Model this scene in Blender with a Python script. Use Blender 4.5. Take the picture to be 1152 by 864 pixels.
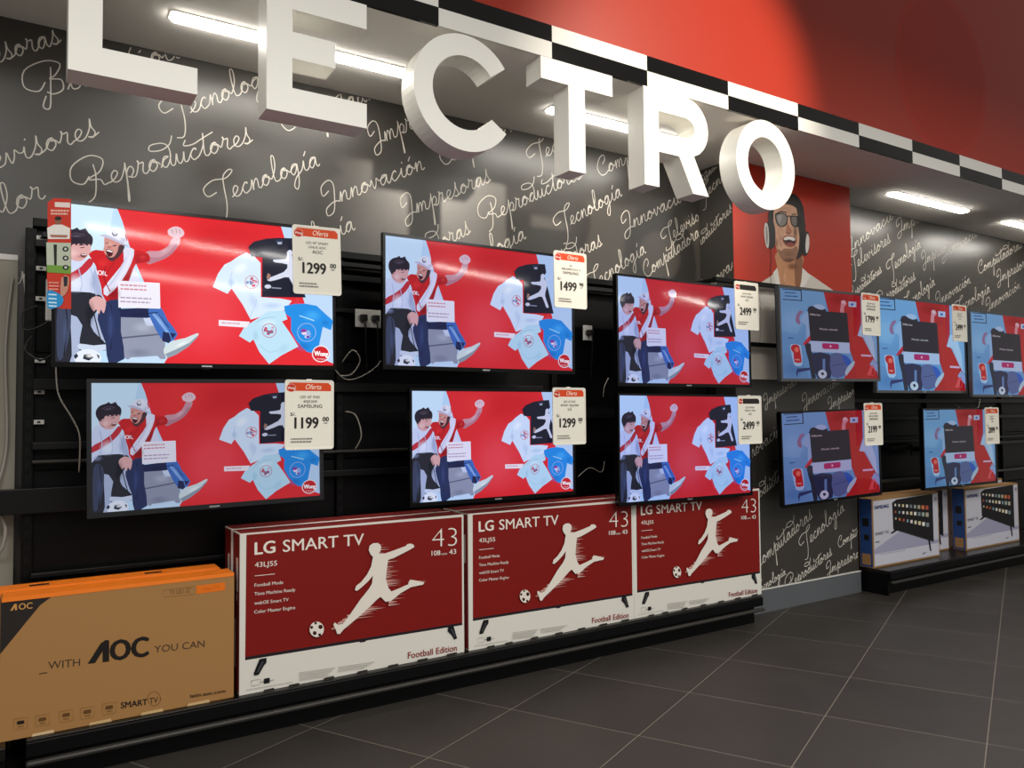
import bpy, bmesh, math, random
import numpy as np
from mathutils import Vector, Matrix
random.seed(4)
for o in list(bpy.data.objects): bpy.data.objects.remove(o)
SC = bpy.context.scene; COL = SC.collection

# ------------------------------------------------------------------ camera
cam_d = bpy.data.cameras.new('camera'); cam = bpy.data.objects.new('camera', cam_d); COL.objects.link(cam)
R_ = Vector((0.8460144, -0.5330823, -0.0091078)); U_ = Vector((-0.0129865, -0.0376815, 0.9992054)); F_ = Vector((0.5330019, 0.8452239, 0.038802))
M = Matrix((R_, U_, -F_)).transposed().to_4x4(); M.translation = Vector((0, -3.809, 1.332))
cam.matrix_world = M
cam_d.sensor_width = 36; cam_d.lens = 870.35 / 1152 * 36; cam_d.clip_start = .05
SC.camera = cam
SC.view_settings.view_transform = 'Standard'; SC.view_settings.look = 'None'
SC.view_settings.gamma = 1; SC.view_settings.use_curve_mapping = False; SC.view_settings.exposure = 0

# ------------------------------------------------------------------ world and shop lights
def lin(h):
    h = h.lstrip('#'); c = [int(h[i:i+2], 16)/255 for i in (0, 2, 4)]
    return tuple(x/12.92 if x <= .04045 else ((x+.055)/1.055)**2.4 for x in c) + (1.0,)
w = bpy.data.worlds.new('world'); SC.world = w; w.use_nodes = True
w.node_tree.nodes['Background'].inputs[0].default_value = (1, .96, .9, 1)
w.node_tree.nodes['Background'].inputs[1].default_value = .31
def area(name, loc, sx, sy, power, col=(1, .97, .92)):
    d = bpy.data.lights.new(name, 'AREA'); d.shape = 'RECTANGLE'; d.size = sx; d.size_y = sy; d.energy = power; d.color = col
    o = bpy.data.objects.new(name, d); COL.objects.link(o); o.location = loc; return o
# rows of ceiling lamps over the aisle, facing straight down
for lx, ly, pw in ((-1.2, -3.6, 78), (1.6, -3.9, 78), (4.4, -3.9, 60), (7.2, -3.6, 42), (.6, -6.2, 80), (4.4, -6.2, 62)):
    area('aisle_lamp', (lx, ly, 3.75), 1.6, 1.2, pw)
for lx, ly in ((1.75, -8.4), (2.6, -11.6), (4.0, -9.0), (6.6, -8.6), (9.4, -9.2), (12.0, -9.0)):
    area('aisle_lamp', (lx, ly, 3.7), 2.4, .09, 48).rotation_euler.z = math.radians(-20)
sp = bpy.data.lights.new('track_spot', 'SPOT'); sp.energy = 560; sp.spot_size = math.radians(43); sp.spot_blend = .7; sp.color = (1, .88, .74); sp.shadow_soft_size = .06
spo = bpy.data.objects.new('track_spot', sp); COL.objects.link(spo); spo.location = (3.6, -3.7, 4.1)
spo.rotation_euler = (Vector((3.08, -.87, 3.08))-Vector(spo.location)).to_track_quat('-Z', 'Y').to_euler()

# ------------------------------------------------------------------ materials
def mat(name, hexc, rough=.5, metal=0, spec=.5, emit=0, bump=0, bscale=60, coat=0, var=0, vscale=4):
    m = bpy.data.materials.new(name); m.use_nodes = True; nt = m.node_tree; b = nt.nodes['Principled BSDF']
    c = lin(hexc); b.inputs['Base Color'].default_value = c; b.inputs['Roughness'].default_value = rough
    b.inputs['Metallic'].default_value = metal; b.inputs['Specular IOR Level'].default_value = spec
    if coat: b.inputs['Coat Weight'].default_value = coat; b.inputs['Coat Roughness'].default_value = .06
    if emit: b.inputs['Emission Color'].default_value = c; b.inputs['Emission Strength'].default_value = emit
    tc = nt.nodes.new('ShaderNodeTexCoord')
    if var:
        n = nt.nodes.new('ShaderNodeTexNoise'); n.inputs['Scale'].default_value = vscale; n.inputs['Detail'].default_value = 5
        nt.links.new(tc.outputs['Object'], n.inputs['Vector'])
        mx = nt.nodes.new('ShaderNodeMix'); mx.data_type = 'RGBA'; mx.blend_type = 'MULTIPLY'; mx.inputs[0].default_value = 1
        cr = nt.nodes.new('ShaderNodeMapRange'); cr.inputs[3].default_value = 1-var; cr.inputs[4].default_value = 1+var*.4
        nt.links.new(n.outputs['Fac'], cr.inputs[0]); nt.links.new(cr.outputs[0], mx.inputs[7]); mx.inputs[6].default_value = c
        nt.links.new(mx.outputs[2], b.inputs['Base Color'])
    if bump:
        n2 = nt.nodes.new('ShaderNodeTexNoise'); n2.inputs['Scale'].default_value = bscale; n2.inputs['Detail'].default_value = 4
        nt.links.new(tc.outputs['Object'], n2.inputs['Vector'])
        bp = nt.nodes.new('ShaderNodeBump'); bp.inputs['Strength'].default_value = bump; bp.inputs['Distance'].default_value = .01
        nt.links.new(n2.outputs['Fac'], bp.inputs['Height']); nt.links.new(bp.outputs[0], b.inputs['Normal'])
    return m
def ink(name, rough, emit=False, spec=.5):
    m = bpy.data.materials.new(name); m.use_nodes = True; nt = m.node_tree; b = nt.nodes['Principled BSDF']
    a = nt.nodes.new('ShaderNodeVertexColor'); a.layer_name = 'ink'
    b.inputs['Roughness'].default_value = rough; b.inputs['Specular IOR Level'].default_value = spec; nt.links.new(a.outputs[1], b.inputs['Alpha'])
    if emit:
        oi = nt.nodes.new('ShaderNodeObjectInfo'); mx = nt.nodes.new('ShaderNodeMix'); mx.data_type = 'RGBA'; mx.blend_type = 'MULTIPLY'; mx.inputs[0].default_value = 1
        nt.links.new(a.outputs[0], mx.inputs[6]); nt.links.new(oi.outputs['Color'], mx.inputs[7])
        nt.links.new(mx.outputs[2], b.inputs['Emission Color']); b.inputs['Emission Strength'].default_value = 1
        b.inputs['Base Color'].default_value = (.004, .004, .005, 1)
    else: nt.links.new(a.outputs[0], b.inputs['Base Color'])
    return m
MT = dict(
    wallpaper=mat('charcoal_vinyl_wallpaper', '#3a3733', .33, spec=.55, bump=.03, bscale=40),
    script=mat('script_ink', '#cbc6bb', .5),
    plaster=mat('white_plaster', '#f0ece6', .85, bump=.02),
    red=mat('red_wall_paint', '#a42f1c', .42, spec=.25, bump=.02),
    black_tile=mat('black_gloss_tile', '#050505', .09, spec=.4), white_tile=mat('white_gloss_tile', '#efede6', .15),
    letter=mat('white_lacquer', '#f6f4ec', .4), beige=mat('beige_wall', '#8f8a7c', .6, var=.1),
    strip=mat('white_trim', '#d8d6d0', .5), lamp=mat('lamp_diffuser', '#fffaf0', .4, emit=34), lampf=mat('lamp_frame', '#dddad4', .5),
    steel=mat('black_steel', '#070708', .4, spec=.16, bump=.02), bar=mat('dark_grey_steel', '#101011', .34, spec=.25), barl=mat('worn_steel_edge', '#3a3835', .35, .3, spec=.3),
    deck=mat('dark_shelf_deck', '#100e0b', .3, spec=.3), bezel=mat('gloss_black_plastic', '#060607', .16, spec=.3), bezelf=mat('film_covered_dark_plastic', '#1e1f22', .18), bezelg=mat('film_covered_grey_plastic', '#4a4b4f', .2),
    tvback=mat('matte_black_plastic', '#0a0a0b', .6, spec=.2), tagp=mat('cream_plastic', '#f0ebde', .4), silver=mat('silver', '#c9c9cc', .25, .8),
    skirt=mat('grey_skirting_tile', '#5a5d61', .4, var=.12), board=mat('brown_cardboard', '#9a7244', .8, var=.06, vscale=20), orange=mat('orange_card', '#f07a12', .55),
    maroon=mat('dark_red_card', '#7c1a16', .55), wcard=mat('white_card', '#d9d6ce', .6), blue=mat('navy_card', '#1c3f78', .55), outlet=mat('white_outlet', '#cfcdc8', .4),
    cable=mat('black_rubber', '#0a0a0a', .5), wcable=mat('pale_cable', '#9a958c', .5), grey=mat('grey_plastic', '#8d8d8c', .5),
    ink=ink('printed_card_ink', .5, spec=.22), glossink=ink('gloss_poster_ink', .3, spec=.3), screen=ink('lcd_screen', .055, True, .4))

# floor: dark stone tiles on the diagonal
def floor_mat():
    m = bpy.data.materials.new('dark_floor_tiles'); m.use_nodes = True; nt = m.node_tree; L = nt.links; b = nt.nodes['Principled BSDF']
    geo = nt.nodes.new('ShaderNodeNewGeometry'); sx = nt.nodes.new('ShaderNodeSeparateXYZ'); L.new(geo.outputs['Position'], sx.inputs[0])
    def mth(op, a, bb=None, c=None):
        n = nt.nodes.new('ShaderNodeMath'); n.operation = op
        for i, v in enumerate((a, bb, c)):
            if v is None: continue
            if isinstance(v, (int, float)): n.inputs[i].default_value = v
            else: L.new(v, n.inputs[i])
        return n.outputs[0]
    ds, ids = [], []
    for ang, off, per in ((24.3, -1.69*.888, .679*.888), (-61.8, 1.44*.888, .655*.888)):
        a = math.radians(ang)
        t = mth('ADD', mth('MULTIPLY', sx.outputs[0], -math.sin(a)/per), mth('MULTIPLY', sx.outputs[1], math.cos(a)/per))
        t = mth('ADD', t, -off/per + 40)
        fr = mth('FRACT', mth('ADD', t, .5)); ds.append(mth('MULTIPLY', mth('ABSOLUTE', mth('SUBTRACT', fr, .5)), per)); ids.append(mth('FLOOR', t))
    g = mth('LESS_THAN', mth('MINIMUM', ds[0], ds[1]), .0017)
    cb = nt.nodes.new('ShaderNodeCombineXYZ'); L.new(ids[0], cb.inputs[0]); L.new(ids[1], cb.inputs[1])
    wn = nt.nodes.new('ShaderNodeTexWhiteNoise'); L.new(cb.outputs[0], wn.inputs[0])
    no = nt.nodes.new('ShaderNodeTexNoise'); no.inputs['Scale'].default_value = 3; no.inputs['Detail'].default_value = 6; L.new(geo.outputs['Position'], no.inputs['Vector'])
    f = mth('ADD', mth('MULTIPLY', wn.outputs[0], .25), mth('MULTIPLY', no.outputs[0], .5))
    r = nt.nodes.new('ShaderNodeValToRGB'); r.color_ramp.elements[0].color = lin('#2d2a27'); r.color_ramp.elements[1].color = lin('#413d39'); L.new(f, r.inputs[0])
    mx = nt.nodes.new('ShaderNodeMix'); mx.data_type = 'RGBA'; L.new(g, mx.inputs[0]); L.new(r.outputs[0], mx.inputs[6]); mx.inputs[7].default_value = lin('#7c7468')
    L.new(mx.outputs[2], b.inputs['Base Color']); b.inputs['Roughness'].default_value = .42
    rr = mth('ADD', mth('MULTIPLY', no.outputs[0], .2), .36); L.new(rr, b.inputs['Roughness'])
    bp = nt.nodes.new('ShaderNodeBump'); b.inputs['Specular IOR Level'].default_value = .3; bp.inputs['Strength'].default_value = .25; bp.inputs['Distance'].default_value = .002; L.new(mth('SUBTRACT', 1.0, g), bp.inputs['Height']); L.new(bp.outputs[0], b.inputs['Normal'])
    return m
MT['floor'] = floor_mat()

# ------------------------------------------------------------------ mesh helpers
class MB:
    def __init__(s): s.v = []; s.f = []; s.m = []; s.mats = []; s.smooth = []
    def mi(s, m):
        m = MT[m]
        if m not in s.mats: s.mats.append(m)
        return s.mats.index(m)
    def raw(s, vs, fs, m, smooth=False):
        k = len(s.v); i = s.mi(m); s.v += [tuple(v) for v in vs]
        for f in fs: s.f.append(tuple(k+q for q in f)); s.m.append(i); s.smooth.append(smooth)
    def box(s, x0, x1, y0, y1, z0, z1, m, bev=0):
        bm = bmesh.new(); bmesh.ops.create_cube(bm, size=1)
        for v in bm.verts: v.co = Vector(((x0+x1)/2+v.co.x*(x1-x0), (y0+y1)/2+v.co.y*(y1-y0), (z0+z1)/2+v.co.z*(z1-z0)))
        if bev: bmesh.ops.bevel(bm, geom=bm.edges[:], offset=bev, segments=2, affect='EDGES', profile=.5)
        bm.verts.index_update(); s.raw([v.co.copy() for v in bm.verts], [[v.index for v in f.verts] for f in bm.faces], m); bm.free()
    def prism(s, poly, y0, y1, m, holes=None, bev=0):   # poly in (x,z), extruded along y
        bm = bmesh.new(); n = len(poly)
        a = sum(poly[i][0]*poly[(i+1) % n][1]-poly[(i+1) % n][0]*poly[i][1] for i in range(n))
        if a < 0: poly = poly[::-1]
        f = bm.faces.new([bm.verts.new((x, y0, z)) for x, z in poly])
        r = bmesh.ops.extrude_face_region(bm, geom=[f]); vs = [e for e in r['geom'] if isinstance(e, bmesh.types.BMVert)]
        for v in vs: v.co.y = y1
        if bev: bmesh.ops.bevel(bm, geom=[e for e in bm.edges if abs(e.verts[0].co.y-e.verts[1].co.y) < 1e-6], offset=bev, segments=2, affect='EDGES', profile=.5)
        bmesh.ops.recalc_face_normals(bm, faces=bm.faces[:])
        bm.verts.index_update(); s.raw([v.co.copy() for v in bm.verts], [[v.index for v in f.verts] for f in bm.faces], m); bm.free()
    def ring(s, outer, inner, y0, y1, m):   # same-length closed loops in (x,z)
        n = len(outer); vs = [(x, y0, z) for x, z in outer]+[(x, y0, z) for x, z in inner]+[(x, y1, z) for x, z in outer]+[(x, y1, z) for x, z in inner]; fs = []
        for i in range(n):
            j = (i+1) % n
            fs += [(i, j, n+j, n+i), (2*n+i, 3*n+i, 3*n+j, 2*n+j), (i, 2*n+i, 2*n+j, j), (n+i, n+j, 3*n+j, 3*n+i)]
        s.raw(vs, fs, m)
    def tube(s, pts, r, m, seg=6, sub=4):
        P = crom([Vector(p) for p in pts], sub) if sub > 1 else [Vector(p) for p in pts]
        rings = []; up = Vector((.13, .31, .94)).normalized()
        for i, p in enumerate(P):
            t = (P[min(i+1, len(P)-1)]-P[max(i-1, 0)]).normalized(); a = t.cross(up)
            if a.length < 1e-3: a = t.cross(Vector((1, 0, 0)))
            a.normalize(); b = t.cross(a)
            rings.append([p+(a*math.cos(2*math.pi*k/seg)+b*math.sin(2*math.pi*k/seg))*r for k in range(seg)])
        vs = [q for rg in rings for q in rg]; fs = []
        for i in range(len(P)-1):
            for k in range(seg): fs.append((i*seg+k, i*seg+(k+1) % seg, (i+1)*seg+(k+1) % seg, (i+1)*seg+k))
        fs += [tuple(range(seg))[::-1], tuple((len(P)-1)*seg+k for k in range(seg))]
        s.raw(vs, fs, m, True)
    def build(s, name, parent=None, loc=(0, 0, 0)):
        me = bpy.data.meshes.new(name); me.from_pydata(s.v, [], s.f)
        for m in s.mats: me.materials.append(m)
        me.polygons.foreach_set('material_index', s.m); me.polygons.foreach_set('use_smooth', s.smooth); me.update()
        o = bpy.data.objects.new(name, me); COL.objects.link(o); o.location = loc
        if parent: o.parent = parent
        return o
def crom(P, sub):
    out = []; n = len(P)
    for i in range(n-1):
        p0, p1, p2, p3 = P[max(i-1, 0)], P[i], P[i+1], P[min(i+2, n-1)]
        for k in range(sub):
            t = k/sub; out.append(.5*((2*p1)+(p2-p0)*t+(2*p0-5*p1+4*p2-p3)*t*t+(3*p1-p0-3*p2+p3)*t**3))
    out.append(P[-1]); return out
def thing(name, label, cat, loc=(0, 0, 0), group=None):
    o = bpy.data.objects.new(name, None); COL.objects.link(o); o.location = loc; o.empty_display_size = .1
    return tag(o, label, cat, group)
def tag(o, label, cat, group=None):
    o['label'] = label; o['category'] = cat
    if group: o['group'] = group
    return o
def struct(o): o['kind'] = 'structure'; return o
def copy_tree(o, parent=None):
    c = o.copy(); COL.objects.link(c); c.parent = parent
    for ch in o.children: copy_tree(ch, c)
    return c

# text outlines, cached as flat triangles
TXT = {}
def text_geo(s, off=0.0):
    k = (s, off)
    if k not in TXT:
        c = bpy.data.curves.new('t', 'FONT'); c.body = s; c.size = 1; c.offset = off; c.resolution_u = 3; c.fill_mode = 'FRONT'
        o = bpy.data.objects.new('t', c); me = o.to_mesh()
        vs = [(v.co.x, v.co.y) for v in me.vertices]; fs = [tuple(p.vertices) for p in me.polygons]
        o.to_mesh_clear(); bpy.data.objects.remove(o); bpy.data.curves.remove(c)
        TXT[k] = (vs, fs)
    return TXT[k]

def homog(src, dst):
    A = []; b = []
    for (x, y), (X, Y) in zip(src, dst):
        A += [[x, y, 1, 0, 0, 0, -X*x, -X*y], [0, 0, 0, x, y, 1, -Y*x, -Y*y]]; b += [X, Y]
    h = np.linalg.solve(np.array(A, float), np.array(b, float)); h = np.append(h, 1).reshape(3, 3)
    def f(x, y):
        q = h @ np.array([x, y, 1.0]); return (float(q[0]/q[2]), float(q[1]/q[2]))
    return f

class Art:
    """flat coloured print in a thing's own x,z plane, facing -y"""
    def __init__(s, y=0.0, eps=.00006): s.v = []; s.f = []; s.c = []; s.y = y; s.eps = eps; s.k = 0; s.T = None
    def put(s, vs, fs, col):
        s.k += 1; y = s.y-s.k*s.eps; n = len(s.v); s.v += [(x, y, z) for x, z in vs]; c = lin(col) if isinstance(col, str) else col
        for f in fs:
            a = sum(vs[f[i]][0]*vs[f[(i+1) % len(f)]][1]-vs[f[(i+1) % len(f)]][0]*vs[f[i]][1] for i in range(len(f)))
            f = f if a > 0 else f[::-1]
            s.f.append(tuple(n+q for q in f)); s.c.append([c]*len(f))
    def tr(s, pts, T=None):
        T = T or s.T; return [T(*p) for p in pts] if T else [tuple(p) for p in pts]
    def poly(s, pts, col, T=None, smooth=0):
        if smooth:
            P = [Vector((x, y)) for x, y in pts]; n = len(P); out = []
            for i in range(n):
                p0, p1, p2, p3 = P[i-1], P[i], P[(i+1) % n], P[(i+2) % n]
                for k in range(smooth):
                    t = k/smooth; out.append(tuple(.5*((2*p1)+(p2-p0)*t+(2*p0-5*p1+4*p2-p3)*t*t+(3*p1-p0-3*p2+p3)*t**3)))
            pts = out
        vs = s.tr(pts, T); s.put(vs, [tuple(range(len(vs)))], col)
    def ell(s, cx, cy, rx, ry, col, T=None, n=20, a0=0, a1=360):
        s.poly([(cx+rx*math.cos(math.radians(a0+(a1-a0)*i/n)), cy+ry*math.sin(math.radians(a0+(a1-a0)*i/n))) for i in range(n)], col, T)
    def soft(s, cx, cy, rx, ry, col, al=.5, T=None, rot=0, n=18):
        T = T or s.T; s.k += 1; y = s.y-s.k*s.eps; n0 = len(s.v); c = lin(col)[:3]; ca, sa = math.cos(math.radians(rot)), math.sin(math.radians(rot))
        P = [(cx, cy)]; A = [al]
        for r, a_ in ((.35, .82), (.7, .3), (1.0, 0)):
            for i in range(n):
                u, v = rx*r*math.cos(2*math.pi*i/n), ry*r*math.sin(2*math.pi*i/n); P.append((cx+u*ca-v*sa, cy+u*sa+v*ca)); A.append(al*a_)
        P = s.tr(P, T); s.v += [(x, y, z) for x, z in P]
        F = [(0, 1+i, 1+(i+1) % n) for i in range(n)]+[(1+k*n+i, 1+(k+1)*n+i, 1+(k+1)*n+(i+1) % n, 1+k*n+(i+1) % n) for k in (0, 1) for i in range(n)]
        for f in F:
            a = sum(P[f[i]][0]*P[f[(i+1) % len(f)]][1]-P[f[(i+1) % len(f)]][0]*P[f[i]][1] for i in range(len(f)))
            f = f if a > 0 else f[::-1]
            s.f.append(tuple(n0+q for q in f)); s.c.append([c+(A[q],) for q in f])
    def line(s, pts, wd, col, T=None, sub=1):
        P = crom([Vector(p) for p in pts], sub) if sub > 1 else [Vector(p) for p in pts]
        L = []; Rr = []
        for i, p in enumerate(P):
            d = (P[min(i+1, len(P)-1)]-P[max(i-1, 0)]); d = Vector((-d.y, d.x)); d = d.normalized()*wd/2 if d.length > 1e-9 else Vector((0, 0))
            L.append(tuple(p+d)); Rr.append(tuple(p-d))
        vs = s.tr(L+Rr, T); n = len(P); s.put(vs, [(i, i+1, n+i+1, n+i) for i in range(n-1)], col)
    def text(s, st, p0, p1, top, col, T=None, off=0.0, shear=0):
        """baseline from p0 to p1 (print or photo units through T), capital height reaching `top`"""
        T = T or s.T
        if T: p0, p1, top = T(*p0), T(*p1), T(*top)
        vs, fs = text_geo(st, min(off, 0))
        if not vs: return
        xs = [v[0] for v in vs]; x0, x1 = min(xs), max(xs)
        d = Vector(p1)-Vector(p0); h = abs(top[1]-p0[1])/.73
        sh = [(0, 0)] if off <= .003 else [(-off*h*.75, 0), (off*h*.75, 0), (0, off*h*.4), (0, -off*h*.4)]
        for dx, dz in sh:
            out = []
            for x, y in vs:
                u = (x-x0)/(x1-x0); out.append((p0[0]+d.x*u+shear*y*h+dx, p0[1]+d.y*u+y*h+dz))
            s.put(out, fs, col)
    def build(s, name, material, parent=None, scale=(1, 1), loc=(0, 0, 0)):
        me = bpy.data.meshes.new(name); me.from_pydata([(x*scale[0], y, z*scale[1]) for x, y, z in s.v], [], s.f)
        me.materials.append(MT[material]); ca = me.color_attributes.new('ink', 'FLOAT_COLOR', 'CORNER')
        data = []
        for c in s.c:
            for q in c: data += list(q)
        ca.data.foreach_set('color', data); me.update()
        o = bpy.data.objects.new(name, me); COL.objects.link(o); o.location = loc
        if parent: o.parent = parent
        return o

# ------------------------------------------------------------------ the room
Q = .888   # metres per survey unit of the room
XL, XR = -3.0, 14.0; ZC = 3.39*Q; YS = -.982*Q; YC = -.334*Q; XC0, XC1 = 4.452*Q, 5.886*Q; ZB = 3.57*Q
b = MB(); b.box(XL, XR, -9, .15, -.1, 0, 'floor'); struct(b.build('floor'))
b = MB(); b.box(XL, XR, 0, .15, 0, 5.6, 'wallpaper'); wall = struct(b.build('wall_back'))
b = MB(); b.box(XC0, XC1, YC, -.0005, 0, ZC, 'wallpaper'); colm = struct(b.build('wall_column'))
b = MB(); b.box(XL, XR, YS+.02, -.001, ZC+.0005, ZC+.1, 'plaster'); struct(b.build('ceiling'))
b = MB(); b.box(XL, XR, YS, YS+.02, ZB, 5.6, 'red')
b.box(XL, XR, YS+.012, YS+.02, ZC-.0, ZB, 'plaster'); fas = struct(b.build('wall_fascia'))
b = MB(); tw = .674*Q; x0 = 1.68*Q
for i in range(-7, 20):
    xa, xb = x0+i*tw, x0+(i+1)*tw
    if xb < XL or xa > XR: continue
    lo = 'white_tile' if i % 2 == 0 else 'black_tile'; hi = 'black_tile' if i % 2 == 0 else 'white_tile'
    b.box(xa+.0006, xb-.0006, YS-.004, YS+.012, ZC, 3.479*Q, lo); b.box(xa+.0006, xb-.0006, YS-.004, YS+.012, 3.481*Q, ZB, hi)
struct(b.build('trim_1'))
# faint ellipse in a slightly lighter red on the red wall
b = Art(YS-.0002, .0002)
b.ell(6.2*Q, 4.19*Q, .66*Q, .68*Q, '#ac3120', n=48); b.ell(6.2*Q, 4.19*Q, .6*Q, .62*Q, '#a62d1b', n=48)
wall_ellipse = b
# baseboards
b = MB(); b.box(XC0, XC1+.006, YC-.012, YC, 0, .15, 'skirt'); b.box(XC0, XC1+.008, YC-.014, YC, .15, .155, 'strip'); b.box(XC1, XC1+.012, YC, -.002, 0, .15, 'skirt'); struct(b.build('baseboard_column'))
b = MB(); b.box(XC1+.02, XR, -.014, -.0005, 0, .15, 'skirt'); struct(b.build('baseboard_back'))
# pale lower wall at the left end, capped by a white strip
b = MB(); b.box(XL, -.03, -.03, -.0005, 0, 1.985, 'beige'); struct(b.build('wall_left_panel'))
b = MB(); b.box(XL, -.03, -.034, -.0005, 1.985, 2.008, 'strip'); struct(b.build('trim_2'))

# ------------------------------------------------------------------ hand-written wallpaper words
G = {
'a': (1.1, [[(0,.1),(.35,.75),(.75,.93),(.4,.97),(.13,.45),(.3,.02),(.62,.35),(.8,.95),(.77,.3),(.9,0),(1.1,.15)]]),
'b': (.9, [[(0,.1),(.5,1.2),(.55,2.2),(.3,2.1),(.22,1.0),(.25,.1),(.5,0),(.7,.4),(.55,.85),(.9,.75)]]),
'c': (.9, [[(0,.1),(.3,.75),(.6,.98),(.68,.8),(.5,.98),(.2,.5),(.35,.02),(.6,.05),(.9,.3)]]),
'd': (1.1, [[(0,.1),(.3,.7),(.65,.9),(.35,.95),(.13,.4),(.35,.02),(.65,.35),(.85,1.0),(.75,1.8),(.3,2.2),(-.5,2.25),(-.6,1.8),(.2,1.6),(.9,1.9),(1.2,2.6)], [(.84,1.1),(.77,.3),(.9,0),(1.1,.15)]]),
'e': (.85, [[(0,.1),(.4,.35),(.65,.75),(.45,1.0),(.2,.7),(.22,.2),(.5,0),(.85,.2)]]),
'g': (1.1, [[(0,.1),(.35,.75),(.75,.93),(.4,.97),(.13,.45),(.3,.02),(.62,.35),(.8,.95),(.7,-.6),(.4,-1.4),(.15,-1.0),(.5,-.3),(1.1,.15)]]),
'i': (.75, [[(0,.1),(.25,.6),(.38,1.0),(.33,.3),(.48,0),(.75,.15)], [(.5,1.45),(.56,1.56)]]),
'í': (.75, [[(0,.1),(.25,.6),(.38,1.0),(.33,.3),(.48,0),(.75,.15)], [(.5,1.4),(.75,1.8)]]),
'l': (.8, [[(0,.1),(.5,1.3),(.6,2.3),(.38,2.4),(.25,1.2),(.28,.2),(.5,0),(.8,.15)]]),
'm': (1.45, [[(0,.1),(.2,.9),(.25,.9),(.2,.02),(.3,.5),(.55,.98),(.65,.7),(.6,.02),(.7,.5),(.95,.98),(1.08,.7),(1.05,.15),(1.2,0),(1.45,.15)]]),
'n': (1.05, [[(0,.1),(.2,.9),(.25,.9),(.2,.02),(.3,.5),(.6,.98),(.72,.7),(.7,.15),(.85,0),(1.05,.15)]]),
'o': (.95, [[(0,.1),(.3,.75),(.55,.98),(.25,.9),(.08,.4),(.35,0),(.7,.4),(.55,.95),(.45,.75),(.72,.7),(.95,.4)]]),
'ó': (.95, [[(0,.1),(.3,.75),(.55,.98),(.25,.9),(.08,.4),(.35,0),(.7,.4),(.55,.95),(.45,.75),(.72,.7),(.95,.4)], [(.45,1.4),(.7,1.8)]]),
'p': (1.1, [[(0,.1),(.35,1.0),(.42,1.35),(.35,-.4),(.2,-1.8),(.3,-1.7),(.38,-.3),(.45,.6),(.75,.98),(.95,.6),(.7,.1),(.5,.2),(.8,0),(1.1,.15)]]),
'r': (.9, [[(0,.1),(.28,1.1),(.2,1.25),(.35,1.0),(.62,1.0),(.5,.3),(.65,0),(.9,.15)]]),
's': (.9, [[(0,.1),(.35,.8),(.5,1.55),(.48,.9),(.65,.35),(.45,0),(.15,.15),(.5,.05),(.9,.25)]]),
't': (.8, [[(0,.1),(.4,1.1),(.5,2.1),(.4,.9),(.4,.2),(.58,0),(.8,.15)], [(-.9,1.9),(-1.1,1.45),(-.4,1.35),(.3,1.6),(1.3,1.95)]]),
'u': (1.05, [[(0,.1),(.2,.95),(.2,.3),(.4,0),(.65,.4),(.76,.95),(.72,.2),(.85,0),(1.05,.15)]]),
'v': (.95, [[(0,.1),(.2,.95),(.28,.4),(.4,0),(.6,.4),(.7,.95),(.82,.8),(.95,.6)]]),
'y': (1.05, [[(0,.1),(.2,.95),(.2,.3),(.4,0),(.65,.4),(.76,.95),(.68,-.6),(.4,-1.4),(.15,-1.0),(.5,-.3),(1.05,.15)]]),
'-': (.1, []),
'T': (1.1, [[(-.1,1.0),(-.9,.9),(-1.1,1.7),(-.2,2.15),(.9,1.95),(1.6,2.4),(1.3,2.6),(.75,2.2),(.6,1.2),(.5,-.4),(.1,-1.6),(-.5,-1.5)]]),
'R': (1.5, [[(.2,1.1),(-.3,.6),(-1.0,1.2),(-.8,2.3),(.4,2.8),(1.3,2.2),(1.0,1.3),(.3,1.0),(.2,.8),(.9,.6),(1.1,.1),(1.5,.15)], [(.6,2.0),(.65,1.0),(.35,-.6),(-.2,-1.0)]]),
'I': (.9, [[(.1,1.5),(-.5,1.2),(-.5,2.1),(.2,2.5),(.6,2.0),(.5,.7),(.2,-.6),(-.4,-.8),(-.4,-.1),(.4,.3),(.9,.15)]]),
'C': (1.2, [[(.5,1.3),(.9,1.7),(.8,2.3),(.2,2.1),(-.3,1.1),(.1,.1),(.7,0),(1.2,.3)]]),
'B': (1.4, [[(.1,1.1),(-.4,.5),(-1.2,1.1),(-1.0,2.4),(.3,2.8),(1.2,2.3),(.8,1.5),(.4,1.3),(1.1,1.0),(1.1,.2),(.5,0),(.1,.3)], [(.6,2.2),(.4,.8),(.1,-1.0),(-.3,-.8),(0,0)]]),
}
def word_paths(word):
    x = 0; paths = []; cur = []
    for ch in word:
        wd, st = G[ch]
        for i, s_ in enumerate(st):
            pts = [(x+px+py*.22, py) for px, py in s_]
            if i == 0 and ch.islower() and ch not in 'd': cur += pts if not cur else pts[1:]
            elif i == 0:
                if cur: paths.append(cur)
                cur = []; paths.append(pts)
            elif ch == 'd' and i == 1: cur = pts
            else: paths.append(pts)
        x += wd
    if cur: paths.append(cur)
    return paths, x
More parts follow.
